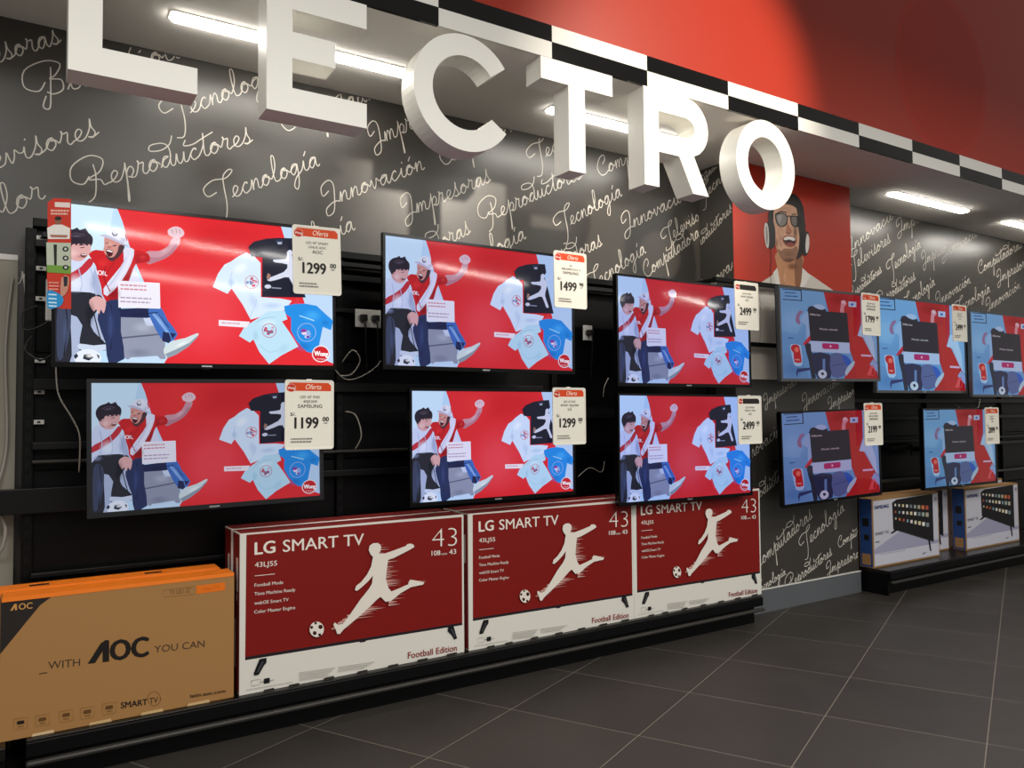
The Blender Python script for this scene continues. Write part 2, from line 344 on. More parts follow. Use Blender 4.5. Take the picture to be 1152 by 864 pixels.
def ribbons(words, name, parent, plane, clip, wd=.0052):
    """words: (text, u0, v0, u1, v1) baseline ends in the surface's own metres"""
    vs = []; fs = []; cnt = 0
    for word, u0, v0, u1, v1 in words:
        u0, v0, u1, v1 = u0*Q, v0*Q, u1*Q, v1*Q
        paths, L = word_paths(word); d = Vector((u1-u0, v1-v0)); flip = d.x < 0
        d = Vector((abs(d.x), d.y)); s_ = d.length/L; d.normalize(); sgn = -1 if flip else 1; sy = min(s_, .056)*.88
        a = math.radians(8)
        for P in paths:
            W_ = crom([Vector(p) for p in P], 4); W_ = [Vector((u0+sgn*(d.x*p.x*s_-d.y*p.y*sy), v0+d.y*p.x*s_+d.x*p.y*sy)) for p in W_]
            prev = None
            for i, p in enumerate(W_):
                t = W_[min(i+1, len(W_)-1)]-W_[max(i-1, 0)]
                if t.length < 1e-9: continue
                t = Vector((-t.y, t.x)).normalized()*wd/2
                ok = clip(p.x, p.y)
                if ok:
                    k = len(vs); cnt += 1; e_ = (cnt % 400)*1.5e-6; vs += [plane(*(p+t), e_), plane(*(p-t), e_)]
                    if prev is not None: fs.append((prev, prev+1, k+1, k))
                    prev = k
                else: prev = None
    me = bpy.data.meshes.new(name); me.from_pydata(vs, [], fs); me.materials.append(MT['script']); me.update()
    o = bpy.data.objects.new(name, me); COL.objects.link(o); o.parent = parent; return struct(o)
WALL = [('Impresoras', -0.35, 3.025, 0.133, 3.327), ('Blu-ray', 0.07, 3.05, 0.488, 3.259), ('Color', 0.455, 3.27, 0.752, 3.426), ('Televisores', -0.31, 2.56, 0.299, 2.902), ('Reproductores', 0.255, 2.619, 1.043, 3.001), ('Tecnología', 0.658, 3.054, 1.203, 3.394), ('Tecnología', 0.873, 2.643, 1.417, 2.935), ('Color', -0.221, 2.351, 0.076, 2.558), ('Innovación', 1.48, 2.707, 2.081, 3.023), ('Computadoras', 1.223, 3.095, 1.916, 3.49), ('Impresoras', 1.77, 3.112, 2.315, 3.463), ('Impresoras', 1.972, 2.708, 2.561, 3.019), ('Computadoras', 2.217, 3.068, 2.823, 3.446), ('Reproductores', 2.539, 2.747, 3.306, 3.159), ('Tecnología', 2.928, 3.21, 3.513, 3.568), ('Tecnología', 3.138, 2.772, 3.67, 3.085), ('Computadoras', 3.474, 3.198, 4.26, 3.621), ('Innovación', 3.716, 2.829, 4.353, 3.17), ('Televisores', 4.12, 2.796, 4.585, 3.089), ('Computadoras', 1.74, 2.285, 2.406, 2.661), ('Tecnología', 2.275, 2.364, 2.828, 2.675), ('Computadoras', 2.81, 2.35, 3.481, 2.699), ('Tecnología', 3.396, 2.373, 3.894, 2.69), ('Computadoras', 3.899, 2.505, 4.501, 2.909), ('Reproductores', -0.102, 2.10, 0.336, 2.304), ('Tecnología', 1.117, 2.322, 1.63, 2.591),
 ('Innovación', 6.37, 2.941, 7.18, 3.417), ('Impresoras', 7.171, 3.224, 7.943, 3.554), ('Televisores', 6.417, 2.79, 7.018, 3.12), ('Tecnología', 7.019, 2.828, 7.533, 3.124), ('Impresoras', 7.587, 2.951, 8.177, 3.212), ('Innovación', 7.949, 3.059, 8.72, 3.407), ('Computadoras', 8.637, 2.955, 9.589, 3.346), ('Impresoras', 9.044, 2.894, 9.784, 3.182), ('Reproductores', 6.379, 2.525, 6.86, 2.813), ('Reproductores', 6.816, 2.489, 7.422, 2.794), ('Tecnología', 7.254, 2.483, 7.769, 2.769), ('Innovación', 7.822, 2.556, 8.451, 2.844), ('Tecnología', 8.187, 2.507, 8.847, 2.78), ('Innovación', 8.796, 2.564, 9.515, 2.872)]
COLW = [('Impresoras', 4.783, 1.549, 5.143, 1.716), ('Innovación', 5.245, 1.534, 5.685, 1.723), ('Impresoras', 5.559, 1.518, 5.973, 1.667), ('Computadoras', 4.644, 0.329, 5.3, 0.66), ('Tecnología', 5.204, 0.431, 5.713, 0.685), ('Computadoras', 5.63, 0.389, 6.136, 0.549), ('Reproductores', 5.002, 0.139, 5.535, 0.341), ('Tecnología', 4.638, 0.145, 4.964, 0.252), ('Impresoras', 5.484, 0.191, 5.937, 0.3), ('Reproductores', 4.5, 0.76, 5.05, 1.039), ('Innovación', 4.5, 1.1, 5.0, 1.36)]
SIDE = [('Reproductores', 0.129, 2.715, -0.344, 3.006), ('Tecnología', -0.05, 3.153, -0.5, 3.37), ('Innovación', -0.017, 2.405, -0.5, 2.657), ('Computadoras', 0.106, 3.22, -0.3, 3.42)]
ribbons(WALL, 'script_lettering', wall, lambda u, v, e: (u, -.0008-e, v), lambda u, v: v < ZC-.005 and not (XC0-.005 < u < XC1+.005) and not (u < -.03 and v < 2.01))
ribbons(COLW, 'script_lettering', colm, lambda u, v, e: (u, YC-.0008-e, v), lambda u, v: v < 1.54 and v > .157 and XC0+.01 < u < XC1-.01)
ribbons(SIDE, 'script_lettering', colm, lambda u, v, e: (XC0-.0008-e, u, v), lambda u, v: v < ZC-.01 and YC+.005 < u < -.005)

# ------------------------------------------------------------------ recessed lamps in the soffit
LY = -.43*Q
for i, (xa, xb) in enumerate([(.56, 1.78), (2.72, 3.94), (6.33, 7.55), (8.3, 9.5)]):
    xa *= Q; xb *= Q
    lab = ['long recessed soffit lamp behind the second and third sign letters', 'recessed soffit lamp passing behind the T and R sign letters', 'recessed soffit lamp over the wall just right of the red portrait poster', 'recessed soffit lamp cut off by the right edge of the photo, above the script wall'][i]
    t = thing('ceiling_lamp', lab, 'lamp', ((xa+xb)/2, LY, ZC), 'recessed lamps in the soffit'); h = (xb-xa)/2
    def rr(hw, hh, r=.02):
        out = []
        for cx, cy, a in ((hw-r, hh-r, 0), (-hw+r, hh-r, 90), (-hw+r, -hh+r, 180), (hw-r, -hh+r, 270)):
            out += [(cx+r*math.cos(math.radians(a+k*30)), cy+r*math.sin(math.radians(a+k*30))) for k in range(4)]
        return out
    o_, i_ = rr(h+.008, .048), rr(h, .04)
    b = MB(); n = len(o_); vs = [(x, y, -.004) for x, y in o_]+[(x, y, -.004) for x, y in i_]+[(x, y, .0) for x, y in o_]+[(x, y, .0) for x, y in i_]; fs = []
    for k in range(n):
        j = (k+1) % n; fs += [(k, n+k, n+j, j), (k, j, 2*n+j, 2*n+k), (n+k, 3*n+k, 3*n+j, n+j)]
    b.raw(vs, fs, 'lampf'); b.build('frame', t)
    b = MB(); b.raw([(x*.995, y*.9, -.014) for x, y in i_]+[(x, y, -.003) for x, y in i_], [tuple(range(n))[::-1]]+[(k, (k+1) % n, n+(k+1) % n, n+k) for k in range(n)], 'lamp'); b.build('diffuser', t)

# ------------------------------------------------------------------ big sign letters hanging under the soffit edge
LZ0, LZ1 = 2.812, 3.388; LF, LB = YS-.004, YS+.12
def arcpts(cx, cz, rx, rz, a0, a1, n): return [(cx+rx*math.cos(math.radians(a0+(a1-a0)*i/n)), cz+rz*math.sin(math.radians(a0+(a1-a0)*i/n))) for i in range(n+1)]
def letter(poly, label, ring=None):
    poly = [(x*Q, z*Q) for x, z in poly]; ring = [(x*Q, z*Q) for x, z in ring] if ring else None; z0 = LZ0*Q
    xs = [p[0] for p in poly]; cx = sum(xs)/len(xs)
    t = thing('sign_letter', label, 'sign letter', (cx, YS, z0), 'letters of the shop department sign')
    loc = lambda P: [(x-cx, z-z0) for x, z in P]
    b = MB(); f = MB(); y0, y1, ys = LF-YS, LB-YS, LF-YS+.012
    if ring: b.ring(loc(poly), loc(ring), ys, y1, 'letter'); f.ring(loc(poly), loc(ring), y0, ys-.0002, 'letter')
    else: b.prism(loc(poly), ys, y1, 'letter'); f.prism(loc(poly), y0, ys-.0002, 'letter')
    b.build('letter_return', t); f.build('letter_face', t)
def rect_poly(pts): return pts
letter([(.122, LZ0), (.58, LZ0), (.58, LZ0+.108), (.236, LZ0+.108), (.236, LZ1), (.122, LZ1)], 'white three-dimensional letter L hanging above the left televisions')
letter([(.857, LZ0), (1.31, LZ0), (1.31, LZ0+.113), (.968, LZ0+.113), (.968, LZ0+.245), (1.162, LZ0+.245), (1.162, LZ0+.363), (.968, LZ0+.363), (.968, LZ0+.462), (1.31, LZ0+.462), (1.31, LZ1), (.857, LZ1)], 'white three-dimensional letter E between the L and the C')
ccx, ccz = 1.828, 3.09
letter(arcpts(ccx, ccz, .283, .292, 36, 326, 44)+arcpts(ccx, ccz, .182, .185, 325, 37, 34), 'white three-dimensional round letter C of the hanging sign')
letter([(2.46, LZ0-.008), (2.57, LZ0-.008), (2.57, 3.27), (2.766, 3.27), (2.766, LZ1), (2.28, LZ1), (2.28, 3.27), (2.46, 3.27)], 'white three-dimensional letter T of the hanging sign')
# R with a true counter: two bridges joined in one outline through a zero-width cut
Rz = LZ0
outer = [(2.997, Rz), (3.11, Rz), (3.11, 3.02), (3.272, 3.02), (3.381, Rz), (3.514, Rz), (3.393, 3.04)]+arcpts(3.33, 3.208, .187, .18, -55, 90, 14)+[(2.997, LZ1)]
inner = [(3.112, 3.138), (3.32, 3.138)]+arcpts(3.32, 3.2, .085, .062, -80, 80, 8)+[(3.32, 3.262), (3.112, 3.262)]
def bridge(outer, inner):
    # outline of a shape with one hole, cut along the shortest bridge to outer[0]'s neighbour edge
    bi = min(range(len(outer)), key=lambda i: (Vector(outer[i])-Vector(inner[0])).length)
    inn = inner[::-1]; k = inn.index(inner[0]); inn = inn[k:]+inn[:k]
    e = .0004
    return outer[:bi+1]+inn+[(inner[0][0]+e, inner[0][1]+e)]+[(outer[bi][0]+e, outer[bi][1]+e)]+outer[bi+1:]
a_ = bridge(outer, inner)
letter(a_, 'white three-dimensional letter R of the hanging sign, next to the last letter')
n = 96
letter([(4.045+.282*math.cos(2*math.pi*i/n), 3.097+.291*math.sin(2*math.pi*i/n)) for i in range(n)], 'white three-dimensional oval letter O at the right end of the sign, before the portrait poster',
       ring=[(4.038+.168*math.cos(2*math.pi*i/n), 3.096+.18*math.sin(2*math.pi*i/n)) for i in range(n)])

# ------------------------------------------------------------------ wall racks (gondolas)
RK = .9655
def rk(x, z): return x*RK, z*RK-.116        # survey of the rack plane -> metres
def gondola(x0, x1, ztop, posts, label, bars, ydeck):
    t = thing('wall_rack', label, 'shelving unit', ((x0+x1)/2, -.1, 0)); ox = -(x0+x1)/2; oy = .1; YB = -.12
    def P(nm, fn): b = MB(); fn(b); o = b.build(nm, t); o.location = (ox, oy, 0); return o
    zs = [.18, .66, 1.12, 1.6, ztop]
    for i in range(len(posts)-1):
        for k in range(len(zs)-1): P('back_panel', lambda b: b.box(posts[i]+.012, posts[i+1]-.012, YB+.02, YB+.034, zs[k]+.003, zs[k+1]-.003, 'steel', .002))
    for px in posts:
        def up(b):
            b.box(px-.02, px+.02, YB-.005, YB+.055, 0, ztop-.04, 'steel', .003)
            k = .25
            while k < ztop-.1: b.box(px-.007, px-.002, YB-.0062, YB-.0052, k, k+.03, 'bar'); b.box(px+.003, px+.008, YB-.0062, YB-.0052, k, k+.03, 'bar'); k += .055
        P('upright', up)
    P('top_rail', lambda b: b.box(x0, x1, YB-.02, YB+.04, ztop-.035, ztop, 'steel', .003))
    P('top_bar', lambda b: b.box(x0+.03, x1-.03, YB-.06, YB-.022, ztop-.085, ztop-.06, 'bar', .004))
    for (xa, xb, z, h, m) in bars:
        P('crossbar', lambda b: b.box(xa, xb, YB-.045, YB-.007, z-h, z, m, .003))
    P('base_deck', lambda b: b.box(x0, x1, ydeck, YB-.007, .148, .178, 'deck', .004))
    P('front_lip', lambda b: b.box(x0, x1, ydeck-.014, ydeck, .118, .172, 'steel', .004))
    P('bumper', lambda b: b.box(x0, x1, ydeck-.03, ydeck-.002, .088, .108, 'barl', .008))
    P('kick_plate', lambda b: b.box(x0+.01, x1-.01, ydeck+.05, ydeck+.07, 0, .148, 'steel', .002))
    P('end_panel', lambda b: b.box(x0, x0+.015, ydeck+.01, YB-.03, 0, .146, 'steel', .002))
    return t, ox, oy
bl = []
for xa, xb, z, h, m in [(1.0, 2.6, 2.045, .02, 'bar'), (.03, 2.6, 1.665, .045, 'bar'), (.03, 2.6, 1.325, .012, 'barl'), (-.12, 1.25, 1.21, .1, 'bar'), (1.0, 2.6, 1.225, .03, 'bar'), (.03, 1.25, 1.40, .03, 'bar'), (.03, 1.25, 2.25, .03, 'bar'), (2.62, 3.88, 1.5, .03, 'bar'), (.03, 1.25, .86, .02, 'bar'), (1.32, 2.58, 2.22, .03, 'bar')]:
    (xa, z), (xb, _) = rk(xa, z), rk(xb, z); bl.append((xa, xb, z, h, m))
t, ox, oy = gondola(.02, 3.935, 2.148, [.015, 1.32, 2.62, 3.915], 'long black steel wall rack holding the six left televisions', bl, -.485)
for i, z in enumerate((2.264, 2.134, 2.005, 1.743, 1.611, 1.484, .847)):
    x_, z_ = rk(.047, z)
    b = MB(); b.box(-.018, .018, -.003, .0, -.009, .009, 'outlet', .001); b.box(-.006, .005, -.0045, -.003, -.004, .004, 'cable'); o = b.build('slot_clip', t); o.location = (x_+ox+.006, -.1265+oy, z_)
bl = []
for xa, xb, z, h, m in [(5.5, 9.4, .93, .02, 'barl'), (5.5, 9.4, 1.6, .035, 'bar'), (5.5, 9.4, 1.45, .03, 'bar'), (6.1, 9.4, 1.2, .03, 'bar'), (5.5, 9.4, 1.25, .02, 'bar')]:
    z = rk(0, z)[1]; bl.append((xa-.2, xb, z, h, m))
gondola(5.27, 10.2, 1.95, [5.29, 6.5, 7.75, 9.0, 10.15], 'black steel wall rack holding the televisions right of the column', bl, -.505)
for z in (2.178, 1.775):
    b = MB(); b.box(-.5, .5, -.02, .02, -.014, .014, 'steel', .003); b.box(-.49, -.45, .02, .23, -.012, .012, 'steel', .003)
    tag(b.build('mounting_bar', None, (4.2, -.36, z-.0)), ('upper' if z > 2 else 'lower')+' black mounting bar crossing the poster behind the television priced 1799', 'mounting bar')
b = MB(); b.box(-.36, .36, -.02, .02, -.014, .014, 'steel', .003); b.box(-.02, .02, .02, .083, -.012, .012, 'steel', .003); tag(b.build('mounting_bar', None, (4.6, -.36-.0, 1.0)), 'black mounting bar behind the lower column television priced 2199', 'mounting bar')
b = MB(); b.box(-.62, .62, -.42, 0, 0, .13, 'steel', .004); b.box(-.62, .62, -.46, 0, .132, .178, 'deck', .004)
tt = tag(b.build('shelf_base', None, (-.66, -.06, 0)), 'low black shelf base at the bottom left corner under the brown carton', 'shelving unit')

# ------------------------------------------------------------------ screen pictures
def pxmap(ox_, oy_, s_, H): return lambda x, y: H(ox_+x/s_, oy_+y/s_)
unit = [(0, 1), (1, 1), (1, 0), (0, 0)]
H1 = homog([(62, 225.5), (376.7, 260.5), (376.7, 413.8), (61.5, 409.5)], unit)
A1 = pxmap(50, 220, 4.318, H1); A2 = pxmap(220, 240, 4.8, H1)
A3 = homog([(195, 130), (946, 217), (948, 672), (200, 660)], unit)
def clampT(T):
    return lambda x, y: (min(1, max(0, T(x, y)[0])), min(1, max(0, T(x, y)[1])))
def emblem(a, cx, cy, r, T, cols, seed):
    rnd = random.Random(seed)
    a.line([(cx+r*math.cos(t*.35), cy+r*math.sin(t*.35)) for t in range(19)], r*.09, cols[0], T)
    for k in range(11):
        an = rnd.uniform(0, 6.28); d = rnd.uniform(.1, .7)*r; w_ = rnd.uniform(.16, .36)*r; h_ = rnd.uniform(.1, .28)*r; q = rnd.uniform(0, 3)
        c = (cx+d*math.cos(an), cy+d*math.sin(an))
        a.poly([(c[0]+w_*math.cos(q+j*1.26), c[1]+h_*math.sin(q+j*1.26)) for j in range(5)], cols[k % len(cols)], T)
def textbars(a, x, y, w_, n, dy, th, col, T, slope=0, seed=1):
    rnd = random.Random(seed)
    for k in range(n):
        xx = x; end = x+w_*rnd.uniform(.75, 1)
        while xx < end:
            l = min(w_*rnd.uniform(.06, .16), end-xx); yy = y+k*dy+slope*(xx-x)
            a.poly([(xx, yy), (xx+l, yy+slope*l), (xx+l, yy+slope*l+th), (xx, yy+th)], col, T); xx += l+w_*.025
def picture_a():
    a = Art(0, .00004); c1, c2, c3 = clampT(A1), clampT(A2), clampT(A3)
    a.poly(unit, '#e0252e')
    a.soft(600, 500, 150, 190, '#f0525e', .6, c3); a.soft(640, 240, 200, 90, '#c81820', .5, c3); a.soft(500, 230, 110, 90, '#ee3c3c', .5, c3)
    a.poly([(150, 100), (360, 100), (374, 190), (400, 300), (460, 470), (520, 600), (488, 700), (150, 700)], '#bcdcf4', c3)
    a.poly([(150, 100), (350, 100), (330, 300), (150, 420)], '#cfe9f9', c3)
    a.poly([(806, 180), (960, 180), (960, 665), (930, 655), (852, 600), (870, 460), (858, 410), (830, 300)], '#bcd6f3', c3)
    a.poly([(870, 560), (905, 660), (960, 690), (780, 690), (800, 640)], '#e0252e', c3)
    # grey couch
    a.poly([(215, 480), (300, 480), (340, 560), (300, 660), (190, 690), (190, 500)], '#a9b5d2', c3)
    a.poly([(365, 510), (450, 505), (490, 590), (492, 650), (395, 655), (372, 640)], '#9096ab', c3)
    a.poly([(372, 578), (478, 565), (480, 570), (372, 584)], '#5c6078', c3)
    a.poly([(430, 510), (452, 508), (462, 540), (440, 540)], '#c7d2ea', c3)
    a.poly([(400, 645), (470, 640), (490, 665), (380, 670)], '#c3dcf4', c3)
    # raised arm and fist
    a.poly([(500, 272), (560, 268), (605, 245), (632, 200), (668, 205), (655, 245), (610, 295), (540, 326), (505, 330)], '#c993a0', c1, 3)
    a.poly([(500, 300), (560, 300), (610, 275), (640, 235), (655, 245), (610, 295), (540, 326), (505, 330)], '#b57c8c', c1, 3)
    a.poly([(605, 168), (622, 152), (645, 146), (668, 152), (686, 172), (682, 192), (655, 205), (632, 200), (612, 190)], '#e3c2cc', c1, 3)
    a.line([(625, 160), (632, 180)], 3, '#a67c88', c1); a.line([(645, 156), (650, 178)], 3, '#a67c88', c1); a.line([(662, 160), (667, 180)], 3, '#a67c88', c1)
    # man: jersey, sash
    a.poly([(215, 285), (250, 262), (300, 268), (390, 252), (440, 262), (508, 280), (514, 322), (448, 332), (425, 400), (420, 470), (370, 520), (300, 520), (270, 440), (250, 340)], '#c81a22', c1, 2)
    a.poly([(440, 285), (508, 284), (514, 322), (448, 332)], '#b4141e', c1)
    a.poly([(330, 440), (425, 350), (430, 400), (418, 470), (372, 520), (300, 520)], '#a5151f', c1)
    a.poly([(385, 262), (405, 252), (440, 262), (425, 330), (372, 425), (305, 492), (288, 455), (345, 380), (388, 320)], '#dcdcf0', c1, 2)
    a.poly([(440, 345), (470, 420), (412, 420)], '#d9d9f0', c1)
    a.text('BOR.', (244, 384), (306, 392), (244, 360), '#f4e8ee', c1, .03)
    # head and cap
    a.poly([(292, 212), (302, 196), (345, 214), (388, 236), (378, 268), (358, 300), (334, 314), (312, 306), (298, 285), (288, 262), (293, 240)], '#cf9088', c1, 3)
    a.poly([(366, 240), (392, 238), (388, 262), (374, 285), (350, 312), (326, 318), (308, 306), (300, 284), (318, 300), (340, 296), (358, 270)], '#4a2c34', c1, 3)
    a.poly([(302, 258), (320, 262), (336, 270), (330, 292), (314, 296), (304, 280)], '#4c0f1c', c1, 2)
    a.poly([(304, 261), (320, 264), (334, 271), (330, 276), (306, 268)], '#f2e6ea', c1)
    a.line([(300, 232), (312, 226)], 5, '#4a2c34', c1); a.line([(335, 243), (352, 240)], 6, '#4a2c34', c1); a.poly([(314, 236), (326, 250), (318, 256), (306, 252)], '#b8706c', c1)
    a.poly([(272, 190), (298, 192), (306, 172), (330, 156), (360, 153), (392, 168), (408, 204), (404, 240), (384, 238), (340, 214), (300, 200), (272, 197)], '#e2e2f2', c1, 3)
    a.poly([(272, 190), (300, 186), (345, 206), (404, 238), (400, 244), (340, 216), (296, 200)], '#bdbdd6', c1, 2)
    a.ell(345, 178, 15, 17, '#51566f', c1); a.ell(345, 178, 9, 10, '#e2e2f2', c1); a.line([(335, 190), (356, 166)], 4, '#51566f', c1); a.poly([(396, 170), (408, 204), (404, 222), (394, 190)], '#c2525c', c1)
    # kid: hair, face
    a.poly([(222, 275), (246, 260), (286, 266), (290, 290), (284, 306), (272, 322), (255, 327), (236, 318), (222, 296)], '#d9a6a4', c3, 3)
    a.poly([(222, 290), (235, 300), (240, 318), (228, 312)], '#b77f82', c3)
    a.poly([(211, 246), (222, 228), (246, 220), (276, 226), (294, 244), (294, 266), (284, 270), (262, 268), (240, 272), (234, 292), (222, 286), (212, 268)], '#231c2a', c3, 3)
    a.line([(230, 240), (250, 232), (275, 240)], 3, '#4d4252', c3, 3)
    for (p0, p1, p2) in (((232, 262), (244, 262), (238, 280)), ((244, 262), (258, 264), (252, 276)), ((256, 264), (270, 266), (266, 276)), ((268, 264), (284, 266), (282, 276)), ((212, 264), (226, 262), (222, 292)), ((284, 256), (296, 262), (291, 278)), ((214, 240), (226, 230), (212, 256)), ((240, 222), (254, 214), (262, 226)), ((262, 222), (276, 216), (284, 232))): a.poly([p0, p1, p2], '#2a2130', c3)
    a.poly([(230, 282), (238, 284), (238, 300), (231, 298)], '#c48c8e', c3, 2); a.poly([(285, 286), (293, 296), (285, 300)], '#dcaaa8', c3); a.line([(258, 274), (266, 271), (275, 273)], 2.5, '#3a2228', c3)
    a.line([(262, 282), (274, 280)], 2.5, '#3a2228', c3); a.poly([(264, 302), (280, 304), (274, 314), (264, 312)], '#5a1622', c3, 2); a.poly([(266, 303), (279, 304), (277, 307), (266, 306)], '#f0e0e4', c3)
    a.poly([(262, 385), (300, 370), (322, 390), (320, 420), (290, 440)], '#c61e2a', c3)
    a.poly([(193, 330), (222, 305), (238, 320), (262, 328), (292, 318), (302, 350), (312, 385), (320, 420), (318, 452), (300, 458), (280, 432), (250, 432), (214, 456), (193, 458)], '#cfd8f0', c3, 2)
    a.poly([(193, 392), (230, 372), (265, 345), (286, 316), (298, 330), (280, 360), (245, 392), (193, 416)], '#c02a38', c3, 2)
    a.poly([(302, 350), (318, 420), (320, 450), (308, 455), (296, 400)], '#a9b4d6', c3, 2)
    # trousers, hands, ball
    a.poly([(193, 456), (255, 428), (318, 440), (322, 470), (292, 520), (300, 560), (330, 596), (332, 622), (262, 622), (270, 540), (240, 505), (242, 600), (238, 668), (193, 672)], '#22242f', c3, 2)
    a.poly([(205, 475), (236, 480), (238, 560), (222, 640), (205, 640)], '#39415a', c3, 3)
    a.poly([(262, 600), (300, 606), (336, 602), (336, 618), (300, 628), (262, 618)], '#c9d5ea', c3, 2)
    a.poly([(322, 468), (366, 452), (372, 485), (372, 560), (382, 650), (340, 665), (332, 600), (310, 520)], '#232f58', c3, 2)
    a.poly([(366, 484), (480, 478), (478, 508), (440, 514), (372, 512)], '#18214a', c3)
    a.poly([(445, 484), (478, 478), (496, 520), (524, 568), (500, 596), (478, 580), (452, 520)], '#3d6ab8', c3, 2)
    a.line([(458, 500), (484, 540), (505, 580)], 7, '#7fa6dc', c3, 3); a.line([(470, 500), (500, 545)], 3, '#24407e', c3)
    a.poly([(484, 560), (520, 566), (500, 598), (482, 590)], '#1a2450', c3)
    a.poly([(288, 456), (306, 442), (326, 452), (332, 470), (326, 500), (318, 486), (314, 503), (306, 486), (300, 494), (290, 476)], '#dba9a8', c3, 2)
    a.poly([(488, 612), (512, 590), (545, 580), (576, 564), (578, 574), (552, 606), (520, 632), (498, 644), (488, 634)], '#cfdcdf', c3, 2)
    a.poly([(490, 634), (520, 618), (556, 596), (577, 572), (578, 577), (552, 610), (520, 636), (498, 647)], '#8d99a6', c3)
    a.ell(285, 648, 36, 30, '#e4ebf6', c3); a.poly([(275, 636), (292, 634), (300, 646), (288, 656), (272, 650)], '#22283a', c3); a.poly([(248, 640), (256, 632), (260, 642), (252, 652)], '#22283a', c3); a.poly([(308, 634), (316, 640), (314, 652)], '#22283a', c3)
    for P_, w_, c_ in (([(225, 330), (232, 380), (226, 430)], 3, '#aab6d8'), ([(258, 350), (268, 400), (262, 430)], 3, '#a4b0d4'), ([(290, 350), (300, 400), (306, 440)], 3, '#b4bedd'), ([(345, 470), (350, 540), (345, 620)], 3, '#121c3c'), ([(300, 500), (312, 560), (322, 600)], 3, '#0e1018'), ([(225, 470), (230, 540), (222, 640)], 3, '#141824'), ([(400, 505), (430, 500), (470, 496)], 3, '#0e1634'), ([(468, 500), (500, 560), (508, 590)], 2.5, '#5f8cd4')): a.line(P_, w_, c_, c3, 4)
    for P_, w_, c_ in (([(300, 340), (290, 400), (320, 470)], 5, '#8e0e18'), ([(470, 285), (466, 300), (450, 328)], 4, '#8e0e18'), ([(350, 300), (330, 340), (300, 380)], 4, '#a41420'), ([(400, 300), (360, 380), (310, 450)], 4, '#b8b8d4'), ([(420, 290), (400, 350), (350, 430)], 3, '#f2f2fc')): a.line(P_, w_, c_, c1, 4)
    # notice card
    a.poly([(363, 390), (475, 397), (477, 483), (365, 480)], '#ece9f4', c3)
    textbars(a, 370, 402, 85, 2, 13, 5, '#d08a98', c3, .05, 3); textbars(a, 370, 444, 92, 2, 13, 5, '#b4a0ba', c3, .05, 5)
    a.soft(240, 300, 24, 18, '#f0cccc', .6, c3); a.soft(262, 312, 14, 9, '#b06c70', .5, c3); a.soft(252, 243, 22, 7, '#6a5c70', .6, c3)
    a.soft(318, 236, 22, 12, '#e8b4a4', .6, c1); a.soft(325, 250, 12, 12, '#b87068', .4, c1); a.soft(350, 172, 30, 14, '#ffffff', .7, c1, 20); a.soft(385, 215, 20, 16, '#a8a8c6', .6, c1)
    a.soft(285, 330, 40, 30, '#e83438', .6, c1); a.soft(340, 480, 40, 36, '#7c0c18', .6, c1); a.soft(480, 300, 26, 16, '#e23a40', .6, c1); a.soft(590, 268, 36, 14, '#e4bcc4', .6, c1, -35)
    a.soft(250, 400, 30, 36, '#e8eefc', .7, c3); a.soft(296, 400, 12, 40, '#8c98c0', .5, c3); a.soft(215, 440, 22, 14, '#98a4c8', .5, c3)
    a.soft(290, 500, 16, 50, '#10121c', .7, c3); a.soft(345, 540, 12, 70, '#3c4c80', .7, c3); a.soft(225, 560, 10, 60, '#4c587c', .6, c3); a.soft(430, 545, 36, 22, '#b0b6c8', .7, c3); a.soft(420, 630, 40, 20, '#70758c', .6, c3)
    a.soft(535, 600, 26, 8, '#eef6f6', .7, c3, -30); a.soft(475, 525, 8, 30, '#8fb4e6', .6, c3, -25); a.soft(290, 640, 14, 9, '#ffffff', .8, c3);
    # tee shirts
    a.poly([(200, 262), (236, 236), (285, 212), (330, 236), (362, 270), (362, 458), (470, 466), (530, 478), (492, 530), (425, 545), (305, 582), (262, 500), (202, 410), (180, 440), (100, 402), (128, 330), (165, 278)], '#d6e8fb', c2)
    a.line([(202, 410), (198, 360), (206, 320)], 4, '#b2c8e6', c2, 3); a.line([(300, 570), (330, 500), (340, 470)], 4, '#b8cdea', c2, 3)
    a.soft(250, 300, 60, 40, '#f2f9ff', .8, c2, -30); a.soft(200, 380, 26, 30, '#a8c0e2', .6, c2); a.soft(320, 480, 30, 60, '#b4cae8', .6, c2, -20); a.soft(420, 505, 70, 22, '#a8c2e6', .6, c2)
    emblem(a, 312, 376, 36, c2, ['#c4566c', '#d8405a', '#7f88b8', '#e08898'], 2)
    a.poly([(714, 272), (730, 254), (765, 243), (798, 240), (838, 241), (843, 275), (834, 288), (852, 350), (872, 442), (752, 441), (753, 308), (722, 304)], '#14162a', c3, 1)
    a.poly([(786, 246), (812, 244), (806, 258), (792, 258)], '#2c3048', c3); a.poly([(794, 254), (808, 254), (806, 262), (796, 262)], '#aab4cc', c3)
    a.poly([(821, 288), (830, 280), (837, 290), (834, 300), (846, 322), (842, 345), (838, 372), (852, 414), (842, 416), (826, 374), (800, 380), (774, 388), (768, 378), (812, 356), (822, 330), (788, 324), (784, 314), (818, 312)], '#d5d9ea', c3, 2)
    a.poly([(768, 360), (776, 366), (772, 384), (764, 376)], '#a07868', c3); a.line([(836, 312), (856, 300), (862, 286)], 4, '#d5d9ea', c3, 3)
    a.ell(768, 406, 9, 7, '#cfd4e6', c3); a.line([(778, 410), (805, 412)], 4, '#8d93ac', c3)
    a.poly([(850, 440), (862, 470), (834, 466)], '#dd3440', c3)
    a.poly([(487, 508), (540, 496), (600, 494), (664, 506), (700, 540), (752, 588), (740, 640), (696, 622), (664, 772), (606, 758), (552, 700), (522, 640), (524, 572), (492, 548)], '#1c8ce2', c2)
